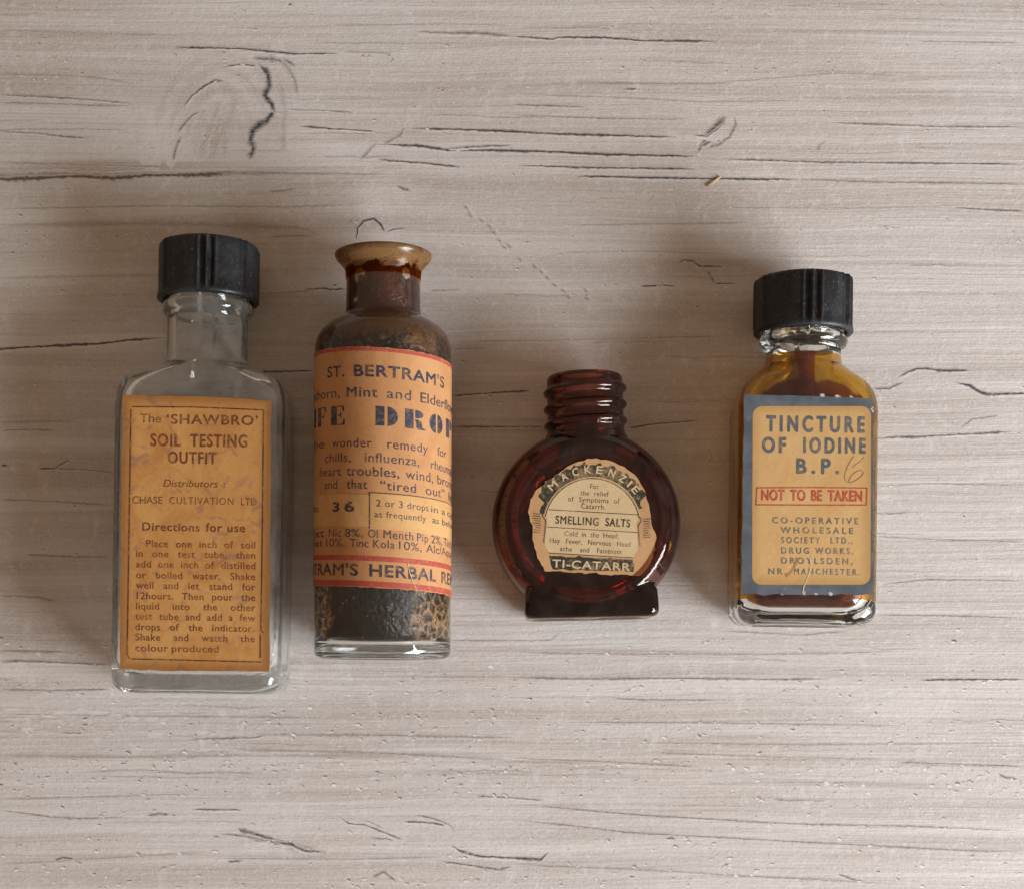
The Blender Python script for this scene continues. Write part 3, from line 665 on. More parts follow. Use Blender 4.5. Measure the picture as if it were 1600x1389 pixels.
def bottle_round():
    zc = R2; m = (CAM_H-zc)/FPX
    bx, by = P(597.5, 1030, zc); rz = -math.atan2(1.5, 600)
    loc = (bx, by, 0.05)
    t = thing('glass_bottle', 'tall round uncapped glass bottle, flared lip, crusted brown inside, wrapped herbal remedy label', 'bottle', loc, rz)
    R = R2
    o = [(0.9, 2), (0.75, R-5), (0.0, R-3.0), (0.0, R-2.2), (0.18, R-1.3), (0.6, R-0.55), (1.2, R-0.15), (2.0, R)]
    o += [(2+(69.5-2)*k/10, R) for k in range(1, 11)]
    o += [tuple(x) for x in catmull([(69.5, R), (71.5, R-0.45), (73.4, R-1.6), (75.0, R-3.4), (76.1, R-5.4), (76.9, R-6.55), (78.0, 8.45), (79.5, 8.35)], 5)[1:]]
    o += [(82, 8.3), (84.5, 8.3)]
    o += [tuple(x) for x in catmull([(86.2, 8.32), (87.2, 8.45), (88.1, 8.95), (89.0, 9.75), (89.8, 10.45), (90.3, 10.75), (90.75, 10.7), (91.0, 10.3), (90.9, 9.4), (90.5, 8.2), (89, 6.95)], 5)]
    rin = R-1.7
    inn = [(84, 6.8), (78, 6.8)]+[tuple(x) for x in catmull([(77, 6.9), (75.6, 8.3), (74.2, 10.6), (72.6, 12.4), (70.5, rin-0.2), (68.5, rin)], 5)]
    inn += [(40, rin), (6, rin), (4.1, rin-0.3), (3.3, rin-1.2), (3.0, rin-2.6), (3.2, 2)]
    v, f = lathe_y(o+inn, 128)
    fix_normals(mesh_obj('glass_body', up(v, zc), f, CLEAR_B, t))
    co = [(3.5, 1.5), (3.15, rin-2.7), (3.45, rin-1.35), (4.3, rin-0.42), (5.4, rin+0.06), (40, rin+0.06), (68.5, rin+0.06)]
    co += [tuple(x) for x in catmull([(68.5, rin+0.06), (70.6, rin-0.14), (72.7, 12.45), (74.3, 10.68), (75.7, 8.36), (77.05, 6.96)], 5)[1:]]
    co += [(78, 6.86), (84, 6.86), (88.8, 6.95), (88.8, 6.2), (77.2, 6.1), (74.5, 8.5), (71, 12.4), (66, rin-1), (30, rin-1), (7, rin-1.2), (6, 1.5)]
    v, f = lathe_y(co, 128)
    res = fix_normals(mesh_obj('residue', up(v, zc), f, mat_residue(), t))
    # film on the outside of the lip
    fl = [(85.0, 8.36), (87.18, 8.51), (88.06, 9.01), (88.95, 9.81), (89.75, 10.51), (90.3, 10.81), (90.8, 10.76), (91.06, 10.3), (91.1, 10.3), (90.85, 10.80), (90.32, 10.87), (89.70, 10.57), (88.9, 9.87), (88.02, 9.07), (87.15, 8.57), (85.0, 8.42)]
    tt = NT('lip_stain'); c0 = tt.coords(); n1 = tt.noise(c0, 1, 4, 0.6, 0.8, (260, 260, 260))
    p = tt.principled(Base_Color=tt.mix(n1, (0.16, 0.080, 0.030), (0.34, 0.20, 0.09)), Roughness=0.2)
    tr = tt.n('BsdfTransparent', {'Color': (0.80, 0.58, 0.34, 1)})
    stain = tt.surf(tt.n('MixShader', {0: tt.math('MAXIMUM', tt.ramp(n1, 0.30, 0.70, 0.30, 0.80), tt.ramp(tt.math('ADD', tt.n('SeparateXYZ', {0: c0}).outputs[1], tt.math('MULTIPLY', tt.math('SUBTRACT', n1, 0.5), 0.006)), 0.0885, 0.0868)), 1: p, 2: tr.outputs[0]}).outputs[0])
    v, f = lathe_y(fl+[fl[0]], 128); f = f[:-2]
    fix_normals(mesh_obj('lip', up(v, zc), f, stain, t))

    SH = math.tan(math.radians(2.9))
    RL = R+0.03
    def cyl(u, vv, dr):
        th = u/RL; rr = RL+dr
        return (rr*math.sin(th), vv-u*SH, zc+rr*math.cos(th))
    def U(px):
        lo, hi = -1.45, 1.45
        for _ in range(40):
            th = (lo+hi)/2
            x = CX+(bx+RL*math.sin(th))*FPX/(CAM_H-zc-RL*math.cos(th))
            if x < px: lo = th
            else: hi = th
        return RL*(lo+hi)/2
    ma = (CAM_H-zc-RL)/FPX
    Vv = lambda py: (CY-py)*ma-by
    vb, vt = Vv(917.5), Vv(543.0)
    H = vt-vb
    paper = mat_paper('tan_paper', (0.54, 0.265, 0.110), (0.45, 0.20, 0.070), (0.30, 0.12, 0.04), 200, 200, 0, 40, spots=0.8, seed=3.0)
    red = mat_ink('red_print', (0.36, 0.055, 0.036), (0.45, 0.16, 0.07), 0.6)
    tape = mat_paper('yellow_tape', (0.60, 0.335, 0.128), (0.48, 0.235, 0.075), (0.40, 0.2, 0.06), 200, 200, 0, 40, spots=0.7, seed=5.0)
    def wrapped(us, vs, dr, jit=0.0, thick=0.10):
        V, F = [], []
        nu, nv = len(us), len(vs)
        for layer in (dr, dr+thick):
            for b, vv in enumerate(vs):
                for u in us:
                    j = random.gauss(0, jit) if (b in (0, nv-1) and jit) else 0
                    V.append(cyl(u, vv+j, layer))
        off = nu*nv
        for b in range(nv-1):
            for a in range(nu-1):
                i0 = b*nu+a
                F.append((off+i0, off+i0+1, off+i0+nu+1, off+i0+nu)); F.append((i0, i0+nu, i0+nu+1, i0+1))
        for a in range(nu-1):
            F.append((a, a+1, off+a+1, off+a)); k = (nv-1)*nu+a; F.append((k, off+k, off+k+1, k+1))
        for b in range(nv-1):
            k = b*nu; F.append((k, off+k, off+k+nu, k+nu)); k = b*nu+nu-1; F.append((k, k+nu, off+k+nu, off+k))
        return V, F
    us = np.linspace(-44, 44, 150)
    V, F = wrapped(us, np.linspace(vb, vt, 12), 0.0, 0.05)
    mi = [0]*len(F)
    # printed red bands belong to the label itself
    def band(y0, y1, u0=-44, u1=44):
        b = len(V); n = 120
        for k in range(n):
            u = u0+(u1-u0)*k/(n-1)
            V.append(cyl(u, Vv(y0), 0.125)); V.append(cyl(u, Vv(y1), 0.125))
        for k in range(n-1): F.append((b+2*k, b+2*k+2, b+2*k+3, b+2*k+1)); mi.append(1)
    band(876.5, 868.5); band(916.8, 908.0); band(549.5, 543.6)
    lb = mesh_obj('label', V, F, [paper, red], t, smooth=False, mi=mi)
    V, F = wrapped(np.linspace(U(488), U(582), 40), [Vv(823), Vv(812), Vv(795), Vv(773)], 0.12, 0.04, 0.05)
    mesh_obj('tape', V, F, [tape], lb, smooth=False)
    V, F = wrapped(np.linspace(U(577), U(703)+6, 50), [Vv(826.5), Vv(812), Vv(795), Vv(770.5)], 0.12, 0.04, 0.075)
    mesh_obj('tape', V, F, [tape], lb, smooth=False)
    k = Ink()
    def wd(text, x0, x1, yb, h, u0=None, u1=None, **kw):
        a = U(x0) if u0 is None else u0; b = U(x1) if u1 is None else u1
        k.word(text, (a, Vv(yb)), (b, Vv(yb)), h*ma, **kw)
    bd = dict(bold=0.026, space=1.08)
    wd('ST.', 511.5, 537, 589, 16.5, bold=0.018, space=1.1); wd("BERTRAM'S", 553, 692, 589, 17, **bd)
    wd('Whitethorn,', 0, 530.5, 621.5, 15, u0=-29); wd('Mint', 541.7, 589, 621.5, 15.5, bold=0.004, space=1.1); wd('and', 604, 641, 621.5, 15.5, bold=0.004, space=1.1); wd('Elderflower', 655.7, 0, 621.5, 15.5, u1=27.5, bold=0.004)
    for ch, u0 in zip('LIFEDROPS', (-25.2, -20.1, -16.8, -11.3, -0.3, 6.05, 12.2, 18.4, 24.2)):
        wv, polys = FAT[ch]; hh = 30.0*ma
        for pl in polys: k.poly([(u0+x*hh*1.03, Vv(665)+y*hh) for x, y in pl])
    wd('the', 0, 507, 699.5, 14, u0=-22); wd('wonder', 519, 580.5, 699.5, 14, space=1.1); wd('remedy', 604.7, 667, 699.5, 14, space=1.1); wd('for', 682, 695.5, 699.5, 14)
    wd('chills,', 508, 548, 722.5, 14); wd('influenza,', 570, 654, 722.5, 14.5, space=1.05); wd('rheumatism,', 672, 0, 722.5, 14, u1=28)
    wd('heart', 500, 533.5, 744, 14); wd('troubles,', 541.7, 623, 744, 14.5, bold=0.006, space=1.05); wd('wind,', 633, 675.5, 744, 14.5, bold=0.004, space=1.08); wd('bronchitis', 682, 0, 744, 14, u1=30)
    wd('and', 507, 527, 764.5, 13.5); wd('that', 541.7, 573.6, 764.5, 14, bold=0.004, space=1.1); wd('“tired', 594, 649, 764.5, 14, bold=0.004, space=1.1); wd('out”', 664, 693, 764.5, 14, space=1.05); wd('feeling', 699, 0, 764.5, 14, u1=28)
    wd('Ext', 0, 507, 840, 12.5, u0=-21); wd('Nic', 514, 533, 840, 12.5); wd('8%,', 539, 567, 840, 12.5); wd('Ol', 575, 590, 840, 12.5); wd('Menth', 599, 645, 840, 13, space=1.1); wd('Pip', 651, 668, 840, 12.5, space=1.1); wd('2%,', 673, 689, 840, 12.5); wd('Tinc', 692, 0, 840, 12.5, u1=22)
    wd('Ext', 0, 505, 855.5, 12.5, u0=-21); wd('10%,', 510, 539, 855.5, 12.5); wd('Tinc', 547, 576, 855.5, 12.5); wd('Kola', 583, 616, 855.5, 12.5, space=1.1); wd('10%,', 623, 658, 855.5, 12.5); wd('Alc/Aqua', 665, 0, 855.5, 12.5, u1=U(702.5)+1)
    wd("BERTRAM'S", 0, 559, 900, 17.5, u0=-27.5, **bd); wd('HERBAL', 578, 680, 900, 17.8, **bd); wd('REMEDIES', 689, 0, 900, 17.5, u1=37, **bd)
    dt = Ink(); k0 = k; k = dt
    wd('3', 520.7, 530, 800, 13.5, bold=0.04); wd('6', 539, 553, 800, 14.5, bold=0.04); wd('No.', 0, 500.5, 800, 11, u0=-22)
    wd('2 or 3 drops', 587.5, 668, 791, 10.5, space=1.08); wd('in a cup', 672, 0, 791, 10, u1=U(703)+2); wd('as frequently', 585, 664, 808, 10, space=1.1); wd('as', 674, 684, 808, 10); wd('before', 689, 0, 808, 10, u1=U(703)+3)
    def wrap_ink(kk, name, mat, dr):
        bm = bmesh.new(); vs = [bm.verts.new((a[0], a[1], a[2] if len(a) > 2 else 0)) for a in kk.v]
        for f in kk.f:
            try: bm.faces.new([vs[i] for i in f])
            except ValueError: pass
        for x in np.arange(-46, 46, 0.7):
            bmesh.ops.bisect_plane(bm, geom=bm.verts[:]+bm.edges[:]+bm.faces[:], plane_co=(x, 0, 0), plane_no=(1, 0, 0))
        bmesh.ops.triangulate(bm, faces=[f for f in bm.faces if len(f.verts) > 4])
        for v in bm.verts:
            p = cyl(v.co.x, v.co.y, dr+v.co.z); v.co = (p[0]*MM, p[1]*MM, p[2]*MM)
        me = bpy.data.meshes.new(name); bm.to_mesh(me); bm.free(); me.materials.append(mat)
        ob = bpy.data.objects.new(name, me); C.objects.link(ob); ob.parent = lb
    navy = mat_ink('navy_ink', (0.034, 0.036, 0.052), (0.40, 0.20, 0.09), 0.55)
    wrap_ink(k0, 'lettering', navy, 0.135)
    rl = dt
    rl.line([(U(577.5), Vv(y)) for y in (826, 812, 795, 771)], 0.20); rl.line([(u, Vv(770.2)) for u in np.linspace(U(577), U(702)+3, 30)], 0.16)
    wrap_ink(dt, 'lettering', navy, 0.225)
    # creases of the worn paper
    cr = Ink()
    for pts in ([(637, 876), (639, 890), (645, 905), (650, 917)],):
        cr.line([(U(x)+random.gauss(0, .1), Vv(y)) for x, y in pts], 0.15)
    wrap_ink(cr, 'crease', mat_ink('torn_paper', (0.62, 0.42, 0.24), (0.5, 0.3, 0.14), 0.7), 0.245)
bottle_round()

# ------------------------------------------------------------------ 3: dark amber moon flask
AMBER = mat_glass('amber_glass', (0.93, 0.80, 0.70), 0.036, (0.27, 0.18, 0.165), 0.02, absorb=((0.78, 0.46, 0.26), 1150.0), dust=0.20)  # haze tint paints the room's reflection onto the glass; dust specks are real
def bottle_amber():
    zc = 11.2
    bx, by = P(922, 967, zc); rz = math.radians(1.3)
    loc = (bx, by, 0.05)
    t = thing('glass_bottle', 'small dark amber round-bodied glass bottle, uncapped screw neck, worn smelling salts label', 'bottle', loc, rz)
    L = local_fn(loc, rz)
    dcx, dcy = L(915, 820, zc)
    Rb = 21.3
    def revolve(prof, n=160):
        V, F = [], []
        for r, z in prof:
            for j in range(n):
                a = 2*PI*j/n; V.append((dcx+r*math.cos(a), dcy+r*math.sin(a), z))
        k = len(prof)
        for i in range(k-1):
            for j in range(n):
                j2 = (j+1) % n; F.append((i*n+j, i*n+j2, (i+1)*n+j2, (i+1)*n+j))
        F.append(tuple(range(n))); F.append(tuple((k-1)*n+j for j in range(n)))
        return V, F
    half = [(0.3, 10.45), (12, 10.45), (15.2, 10.5), (16.0, 10.85), (16.8, 10.95), (18.2, 10.3), (19.5, 8.9), (20.5, 7.0), (21.1, 4.6), (Rb, 2.0)]
    prof = half+[(r, -z) for r, z in half[::-1]]
    nx, ny = L(914.5, 640, zc)
    def temp(V, F, dz=0.0):
        return fix_normals(mesh_obj('temp', up(V, dz), F, AMBER))
    body = temp(*revolve(prof))
    m = (CAM_H-zc)/FPX
    s_top = L(915, 587, zc)[1]
    yy = lambda py: L(915, py, zc)[1]
    rn = 59.5*m
    nk = [(dcy+8, 5), (dcy+8, rn+1.8), (yy(690), rn+1.2), (yy(678), rn+0.2)]
    for c in (663, 637, 612):
        h = 0.85
        for q in range(9):
            a = q/8*PI; nk.append((yy(c)-h*math.cos(a), rn+(65.5*m-rn)*math.sin(a)))
    nk += [(yy(601), rn), (s_top-0.9, rn-0.05), (s_top-0.25, rn-0.45), (s_top, rn-1.1), (s_top, 3)]
    v, f = lathe_y(nk, 120, tilt=lambda i, s, r, a: (0.45*math.sin(a) if s > yy(672) and s < yy(604) else 0))
    neck = temp([(p[0]+nx, p[1], p[2]) for p in v], f)
    hw = 103*m
    fs = [(0.35, hw-3.0, 7.6, 2.0), (0.0, hw-1.6, 9.0, 2.2), (0.25, hw-0.6, 9.8, 2.4), (0.9, hw-0.1, 10.3, 2.4), (1.9, hw, 10.45, 2.4), (4.3, hw-0.1, 10.4, 2.4), (6.2, hw-0.3, 10.2, 2.4), (7.4, hw-1.1, 9.8, 2.4), (8.6, hw-2.8, 9, 2.2), (11, hw-6, 6, 2)]
    v, f = loft(fs); foot = temp(v, f)
    # cavity
    ih = [(0.3, 7.9), (13, 7.9), (16, 7.2), (17.6, 5.6), (18.5, 3.2), (18.7, 1.0)]
    cav = temp(*revolve(ih+[(r, -z) for r, z in ih[::-1]]))
    v, f = lathe_y([(dcy+8, 2), (dcy+8, 6.0), (s_top-2, 6.0), (s_top+3, 6.1), (s_top+3, 2)], 96)
    bore = temp([(p[0]+nx, p[1], p[2]) for p in v], f)
    def boo(o, other, op):
        md = o.modifiers.new('b', 'BOOLEAN'); md.operation = op; md.object = other; md.solver = 'EXACT'
    def rem(o, vox, it):
        md = o.modifiers.new('r', 'REMESH'); md.mode = 'VOXEL'; md.voxel_size = vox*MM; md.use_smooth_shade = True
        md = o.modifiers.new('s', 'SMOOTH'); md.factor = 0.5; md.iterations = it
    boo(body, neck, 'UNION'); boo(body, foot, 'UNION'); rem(body, 0.27, 5)
    boo(cav, bore, 'UNION'); rem(cav, 0.4, 4)
    boo(body, cav, 'DIFFERENCE')
    dg = bpy.context.evaluated_depsgraph_get(); dg.update()
    me = bpy.data.meshes.new_from_object(body.evaluated_get(dg)); me.name = 'glass_body'
    for o in (body, neck, foot, cav, bore): bpy.data.objects.remove(o)
    me.transform(Matrix.Translation((0, 0, zc*MM)))
    me.materials.clear(); me.materials.append(AMBER)
    me.polygons.foreach_set('use_smooth', [True]*len(me.polygons))
    g = bpy.data.objects.new('glass_body', me); C.objects.link(g); g.parent = t
    # label
    zf = zc+10.45+0.14
    q = lambda x, y: L(x, y, zf+0.1)
    pts = [(866, 745), (885, 730), (905, 721), (925, 717), (950, 719), (975, 729), (995, 745), (1007, 765), (1014, 788), (1017, 809), (1020, 825), (1026, 840), (1024, 858), (1016, 880), (1000, 899), (960, 897), (920, 895), (880, 893), (851, 892), (840, 872), (835, 855), (832, 838), (832, 820), (825, 800), (829, 780), (838, 765), (850, 757)]
    out = ragged([q(*p) for p in pts], 0.8, 0.12)
    lcx, lcy = q(925, 808)
    tan = mat_paper('worn_tan_paper', (0.56, 0.315, 0.145), (0.47, 0.25, 0.105), (0.30, 0.14, 0.06), 60, 60, lcx, lcy, spots=0.7, seed=7.0)
    cream = mat_paper('cream_paper', (0.64, 0.47, 0.265), (0.56, 0.37, 0.175), (0.4, 0.25, 0.1), 80, 80, lcx, lcy, spots=0.5, seed=8.0)
    black = mat_ink('black_print', (0.030, 0.028, 0.020), (0.40, 0.26, 0.13), 0.75)
    AX, AY = 925.0, 822.0
    pol = lambda r, deg: q(AX+r*math.sin(math.radians(deg)), AY-r*math.cos(math.radians(deg)))
    ring = [pol(97+random.gauss(0, 2.2) if abs(d) < 62 else 84+random.gauss(0, 1.5), d) for d in np.linspace(-76, 70, 60)]+[pol(78, d) for d in np.linspace(70, -76, 50)]
    arch = [pol(74, d) for d in np.linspace(-77, 80, 40)]+[q(994, 818), q(996, 835), q(996, 860), q(989, 871), q(925, 868), q(858, 863), q(851, 852), q(852, 835), q(855, 815)]
    strap = ragged([q(858, 868), q(925, 871), q(988, 874), q(990, 893), q(925, 891), q(864, 889)], 0.9, 0.1)
    lb = flat_label('label', out, zf, [tan, cream, black], t, 0.10, [(ring, 2, 0.02), (arch, 1, 0.03), (strap, 2, 0.02)])
    zi = zf+0.10+0.05
    i = Ink()
    def ln(text, x0, y0, x1, y1, h, **kw): i.justified(text, q(x0, y0), q(x1, y1), h*0.1415, **kw)
    ln('For', 922, 763, 936, 764, 7.5); ln('the relief', 907, 773.5, 951, 775.5, 7.5, space=1.1); ln('of Symptoms of', 887.5, 783, 968, 786.5, 7.8, space=1.1); ln('Catarrh.', 908, 794, 946, 796, 7.8, space=1.1)
    ln('SMELLING', 868, 817.5, 935, 821, 12, bold=0.02, space=1.15); ln('SALTS', 946, 821, 984, 823.5, 12, bold=0.02, space=1.15)
    ln('Cold in the Head,', 882, 837, 967, 841, 7.8, space=1.05); ln('Hay Fever, Nervous Head', 859, 847.5, 985, 854, 7.6, space=1.05); ln('ache and Faintness', 875, 860.5, 971, 865.5, 7.6, space=1.05)
    for a, b in (((857.5, 796), (997, 804)), ((855, 823), (996, 831.6)), ((857.5, 863.5), (989, 871))): i.line([q(*a), q(*b)], 0.17)
    for r, w_ in ((74.5, 0.2),): i.line([pol(r, d) for d in np.linspace(-78, 80, 50)], w_)
    for side in (-1, 1):
        c = 925+side*1.5
        i.line([q(c+side*73, 803+side*4), q(c+side*76, 809+side*4), q(c+side*71, 817+side*4), q(c+side*72, 835+side*4), q(c+side*74, 850+side*3)], 0.17)
        for n in range(9):
            y = 807+n*3.6+side*4
            i.line([q(c+side*(78+random.random()*2), y), q(c+side*(86+random.random()*6), y-1)], 0.16)
    i.build('lettering', mat_ink('black_ink', (0.035, 0.030, 0.022), (0.5, 0.34, 0.18), 0.6), lb, zi)
    j = Ink()
    for ch, d in zip("MACKENZIE", (-44, -29.5, -17, -4.5, 7.6, 20.5, 32.5, 41.5, 50)):
        th = math.radians(d); wv = {'M': 13, 'I': 2.6, "'": 2}.get(ch, 9.5)
        bx0, by0 = AX+83.0*math.sin(th), AY-83.0*math.cos(th)
        tx, ty = math.cos(th), math.sin(th)
        j.word(ch, q(bx0-tx*wv/2, by0-ty*wv/2), q(bx0+tx*wv/2, by0+ty*wv/2), 11.5*0.1415, bold=0.022)
    j.word('TI-CATARR', q(863, 885.5), q(984, 891.5), 11.8*0.1415, bold=0.024, space=1.1)
    j.line([pol(76.2, d) for d in np.linspace(-76, 78, 50)], 0.16)
    j.build('lettering', cream, lb, zi+0.02)
bottle_amber()

# ------------------------------------------------------------------ 4: iodine bottle
def mat_iodine():
    t = NT('iodine_residue'); co = t.coords(); sx = t.n('SeparateXYZ', {0: co}); X, Y = sx.outputs[0], sx.outputs[1]
    n1 = t.noise(co, 1, 3, 0.55, 0.8, (140, 120, 140)); n2 = t.noise(co, 1, 3, 0.6, 0, (500, 400, 500))
    Xw = t.math('ADD', X, t.math('MULTIPLY', t.math('SUBTRACT', n1, 0.5), 0.0022))
    ax = t.math('ABSOLUTE', t.math('ADD', Xw, 0.0002))
    Yw = t.math('ADD', Y, t.math('MULTIPLY', t.math('SUBTRACT', n1, 0.5), 0.003))
    arc = t.math('ADD', Yw, t.math('MULTIPLY', t.math('MULTIPLY', ax, ax), 32.0))     # the dark pool ends in a shallow arch
    pool = t.math('MULTIPLY', t.ramp(arc, 0.0550, 0.0538), t.ramp(ax, 0.0125, 0.0108))
    col_n = t.math('MULTIPLY', t.ramp(t.math('ABSOLUTE', t.math('ADD', Xw, 0.0006)), 0.0024, 0.0017), t.ramp(Y, 0.0520, 0.0530))
    dk = t.math('MAXIMUM', pool, col_n)
    red = t.mix(t.ramp(n1, 0.36, 0.62), (0.016, 0.0040, 0.003), (0.110, 0.017, 0.005))
    red = t.mix(t.math('MULTIPLY', t.ramp(Y, 0.053, 0.057), 0.6), red, (0.24, 0.040, 0.007))
    dark = t.n('MixShader', {0: 0.38, 1: t.principled(Base_Color=red, Roughness=0.3), 2: t.n('BsdfTransparent', {'Color': (0.85, 0.28, 0.04, 1)}).outputs[0]})
    yel = t.n('BsdfTransparent', {'Color': (0.94, 0.66, 0.17, 1)})
    yd = t.principled(Base_Color=t.mix(n2, (0.58, 0.33, 0.050), (0.66, 0.42, 0.095)), Roughness=0.35)
    film = t.n('MixShader', {0: t.ramp(n1, 0.35, 0.7, 0.14, 0.38), 1: yel.outputs[0], 2: yd})
    return t.surf(t.n('MixShader', {0: dk, 1: film.outputs[0], 2: dark.outputs[0]}).outputs[0])

def bottle_iodine():
    zc = 11.25; m = (CAM_H-zc)/FPX
    bx, by = P(1250, 978, zc); rz = -math.radians(0.62)
    loc = (bx, by, 0.05)
    t = thing('glass_bottle', 'yellow stained rectangular glass bottle with black screw cap and blue edged tincture of iodine label', 'bottle', loc, rz)
    SH = [(0.2, 0.975), (0.42, 0.87), (0.60, 0.66), (0.75, 0.36), (0.88, 0.12), (0.96, 0.03)]
    g, inn = flask(t, CLEAR_B, 15.6, 11.1, 4.4, 47.0, 60.0, 58.0*m, 62.0, [(64.4, 68.5*m, 1.45), (67.4, 66*m, 1.0)], 74.0, 2.2, zc, 3.0, SH)
    sec = [(s+0.1, a-0.12, b-0.12, r) if s < 4.5 else (s, a+0.06, b+0.06, r+0.06) for s, a, b, r in inn]
    sec = [q for q in sec if q[0] < 63.0]
    sec = [(sec[0][0], 0.6, 0.6, 0.6)]+sec+[(sec[-1][0], 0.6, 0.6, 0.6)]
    v, f = loft(sec)
    fix_normals(mesh_obj('residue', up(v, zc), f, mat_iodine(), t))
    screw_cap(t, 66.0, 78.6, 11.2, 11.0, zc, [-5.5, 6, 48, 59, 110, 160, 215, 265, 300])
    zf = zc+11.1+0.03
    L = local_fn(loc, rz); q = lambda x, y: L(x, y, zf+0.1)
    lcx, lcy = q(1262, 773)
    paper = mat_paper('ochre_paper', (0.62, 0.375, 0.155), (0.54, 0.295, 0.10), (0.42, 0.22, 0.07), 26.5, 39.5, lcx+0.6, lcy, spots=0.6, seed=9.0, edgew=3)
    tb = NT('slate_blue_print'); c0 = tb.coords(); n1 = tb.noise(c0, 1, 4, 0.65, 0.5, (220, 220, 220)); n2 = tb.noise(c0, 1, 3, 0.7, 0, (1200, 1200, 1200))
    bc = tb.mix(tb.ramp(n1, 0.35, 0.7), (0.070, 0.080, 0.090), (0.108, 0.122, 0.136)); bc = tb.mix(tb.ramp(n2, 0.62, 0.78, 0, 0.45), bc, (0.42, 0.40, 0.36))
    blue = tb.surf(tb.principled(Base_Color=bc, Roughness=0.5))
    out = ragged([q(1163, 617), q(1262, 619), q(1363, 622), q(1364, 775), q(1364, 928), q(1262, 929), q(1158, 928), q(1160, 775)], 1.6, 0.10)
    def rrect(x0, y0, x1, y1, r, sl):
        P_ = []
        for cx_, cy_, a0 in ((x1-r, y0+r, -90), (x1-r, y1-r, 0), (x0+r, y1-r, 90), (x0+r, y0+r, 180)):
            for k in range(9):
                a = math.radians(a0+90*k/8); xx = cx_+r*math.cos(a); yv = cy_+r*math.sin(a)
                P_.append(q(xx-(yv-y0)*sl, yv))
        return P_[::-1]
    inner = rrect(1176, 635, 1361, 913, 15, 0.004)
    tears = []
    for x, y, a, b in ((1285, 618.5, 9, 5), (1309, 619.5, 12, 4), (1330, 620.5, 6, 3), (1256, 926, 5, 6), (1275, 927, 6, 4), (1298, 927.5, 7, 4), (1222, 928, 4, 2.5), (1363, 640, 3, 10)):
        tears.append((ragged([q(x-a/2, y-b/2), q(x+a/2, y-b/2+1), q(x+a/3, y+b/2), q(x-a/4, y+b/2)], 0.25, 0.12), 2, 0.012+0.001*len(tears)))
    lb = flat_label('label', out, zf, [blue, paper, mat_ink('torn_fibre', (0.50, 0.46, 0.40), (0.30, 0.28, 0.26), 0.8)], t, 0.12, [(inner, 1, 0.02)]+tears)
    zi = zf+0.12+0.05
    i = Ink()
    def ln(k, text, x0, x1, yb, h, **kw): k.justified(text, q(x0, yb), q(x1, yb+0.012*(x1-x0)), h*0.1413, **kw)
    ln(i, 'TINCTURE', 1198, 1350, 674, 23.5, bold=0.034, space=1.5); ln(i, 'OF', 1191.6, 1227, 706.5, 22.5, bold=0.034, space=1.4); ln(i, 'IODINE', 1256, 1352, 707, 22.5, bold=0.034, space=1.45); ln(i, 'B.P.', 1245, 1310, 739, 22, bold=0.034, space=1.5)
    i.build('lettering', mat_ink('slate_ink', (0.085, 0.098, 0.108), (0.45, 0.30, 0.15), 0.45), lb, zi)
    s = Ink()
    for text, x0, x1, y in (('CO-OPERATIVE', 1207, 1341, 817), ('WHOLESALE', 1220, 1333, 832.3), ('SOCIETY', 1221, 1281, 848), ('LTD.,', 1298, 1332, 848.6), ('DRUG', 1221, 1264, 864.2), ('WORKS.', 1274, 1333, 864.8), ('DROYLSDEN,', 1221, 1332, 880), ('NR.', 1201, 1228, 896.6), ('MANCHESTER.', 1241, 1343, 897)):
        ln(s, text, x0, x1, y, 9.2, bold=0.016, space=1.5)
    s.build('lettering', mat_ink('faded_slate_ink', (0.12, 0.125, 0.125), (0.52, 0.33, 0.15), 0.75), lb, zi)
    rd = Ink()
    ln(rd, 'NOT TO BE TAKEN', 1190, 1346.5, 781, 16, fx=0.80, mg=0.62, bold=0.026, space=1.05)
    rd.line([q(1182.5, 762), q(1268, 761.5), q(1354.5, 762.5)], 0.27); rd.line([q(1354.5, 762), q(1353.5, 789.5)], 0.27); rd.line([q(1353.5, 789), q(1268, 789), q(1181, 788.5)], 0.27); rd.line([q(1181, 788.8), q(1182.5, 761.6)], 0.27)
    rd.build('warning_box', mat_ink('red_ink', (0.42, 0.055, 0.030), (0.55, 0.26, 0.11), 0.45), lb, zi+0.01)
    pc = Ink()
    f = lambda x, y: q(1110+x/5.517, 600+y/5.517)
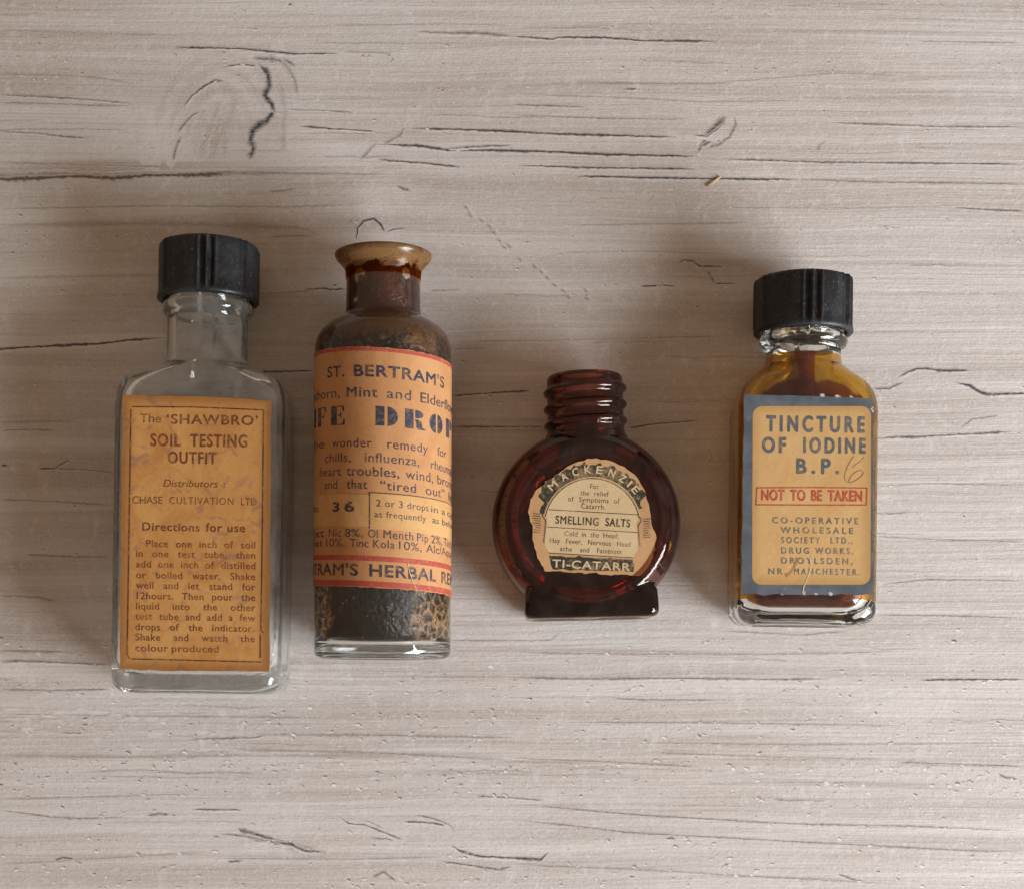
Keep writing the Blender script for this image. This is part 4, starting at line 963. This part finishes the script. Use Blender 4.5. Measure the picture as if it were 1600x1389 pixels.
    six = [tuple(a) for a in catmull([(1238, 620), (1205, 665), (1178, 720), (1160, 780), (1160, 825), (1195, 848), (1255, 828), (1305, 788), (1316, 760), (1295, 742), (1255, 755), (1215, 790), (1190, 838)], 5)]
    pc.line([f(*a) for a in six], 0.15); pc.line([f(*a) for a in [(1325, 628), (1290, 668), (1255, 690), (1222, 722)]], 0.10)
    pc.build('pencil_mark', mat_ink('pencil', (0.16, 0.13, 0.10), (0.55, 0.34, 0.15), 0.5), lb, zi+0.015)
    cr = Ink(); g5 = lambda x, y: q(1110+x/5.517, 780+y/5.517)
    cr.line([g5(*a) for a in [(800, 795), (805, 750), (830, 700), (850, 640), (868, 570), (860, 510), (880, 470)]], 0.22)
    cr.build('crease', mat_ink('torn_edge', (0.66, 0.50, 0.32), (0.58, 0.38, 0.18), 0.6), lb, zi+0.03)
    st = Ink(); st.line([g5(*a) for a in [(650, 665), (690, 630), (720, 585), (738, 545), (745, 500)]], 0.5)
    st.build('stain', mat_ink('brown_stain', (0.36, 0.17, 0.055), (0.55, 0.32, 0.12), 0.8), lb, zi+0.005)
bottle_iodine()

# ------------------------------------------------------------------ a splinter of straw on the table
def splinter():
    a, b = P(1105, 292), P(1126, 277)
    d = np.array(b)-np.array(a); Ls = np.linalg.norm(d)
    sec = [(0, 0.12, 0.1, 0.1), (0.1, 0.26, 0.2, 0.15), (Ls*0.5, 0.28, 0.22, 0.15), (Ls-0.1, 0.2, 0.18, 0.15), (Ls, 0.08, 0.08, 0.08)]
    v, f = loft(sec, 5)
    t = NT('dry_straw'); co = t.coords()
    t.surf(t.principled(Base_Color=t.mix(t.noise(co, 1, 3, 0.6, 0, (3000, 300, 3000)), (0.40, 0.26, 0.12), (0.66, 0.52, 0.30)), Roughness=0.5))
    o = fix_normals(mesh_obj('straw_splinter', up(v, 0.0), f, t.m))
    o.location = (a[0]*MM, a[1]*MM, 0.28*MM); o.rotation_euler = (0, 0, math.atan2(d[1], d[0])-PI/2)
    o['label'] = 'tiny pale straw splinter lying on the wooden table above the bottles'; o['category'] = 'splinter'
splinter()
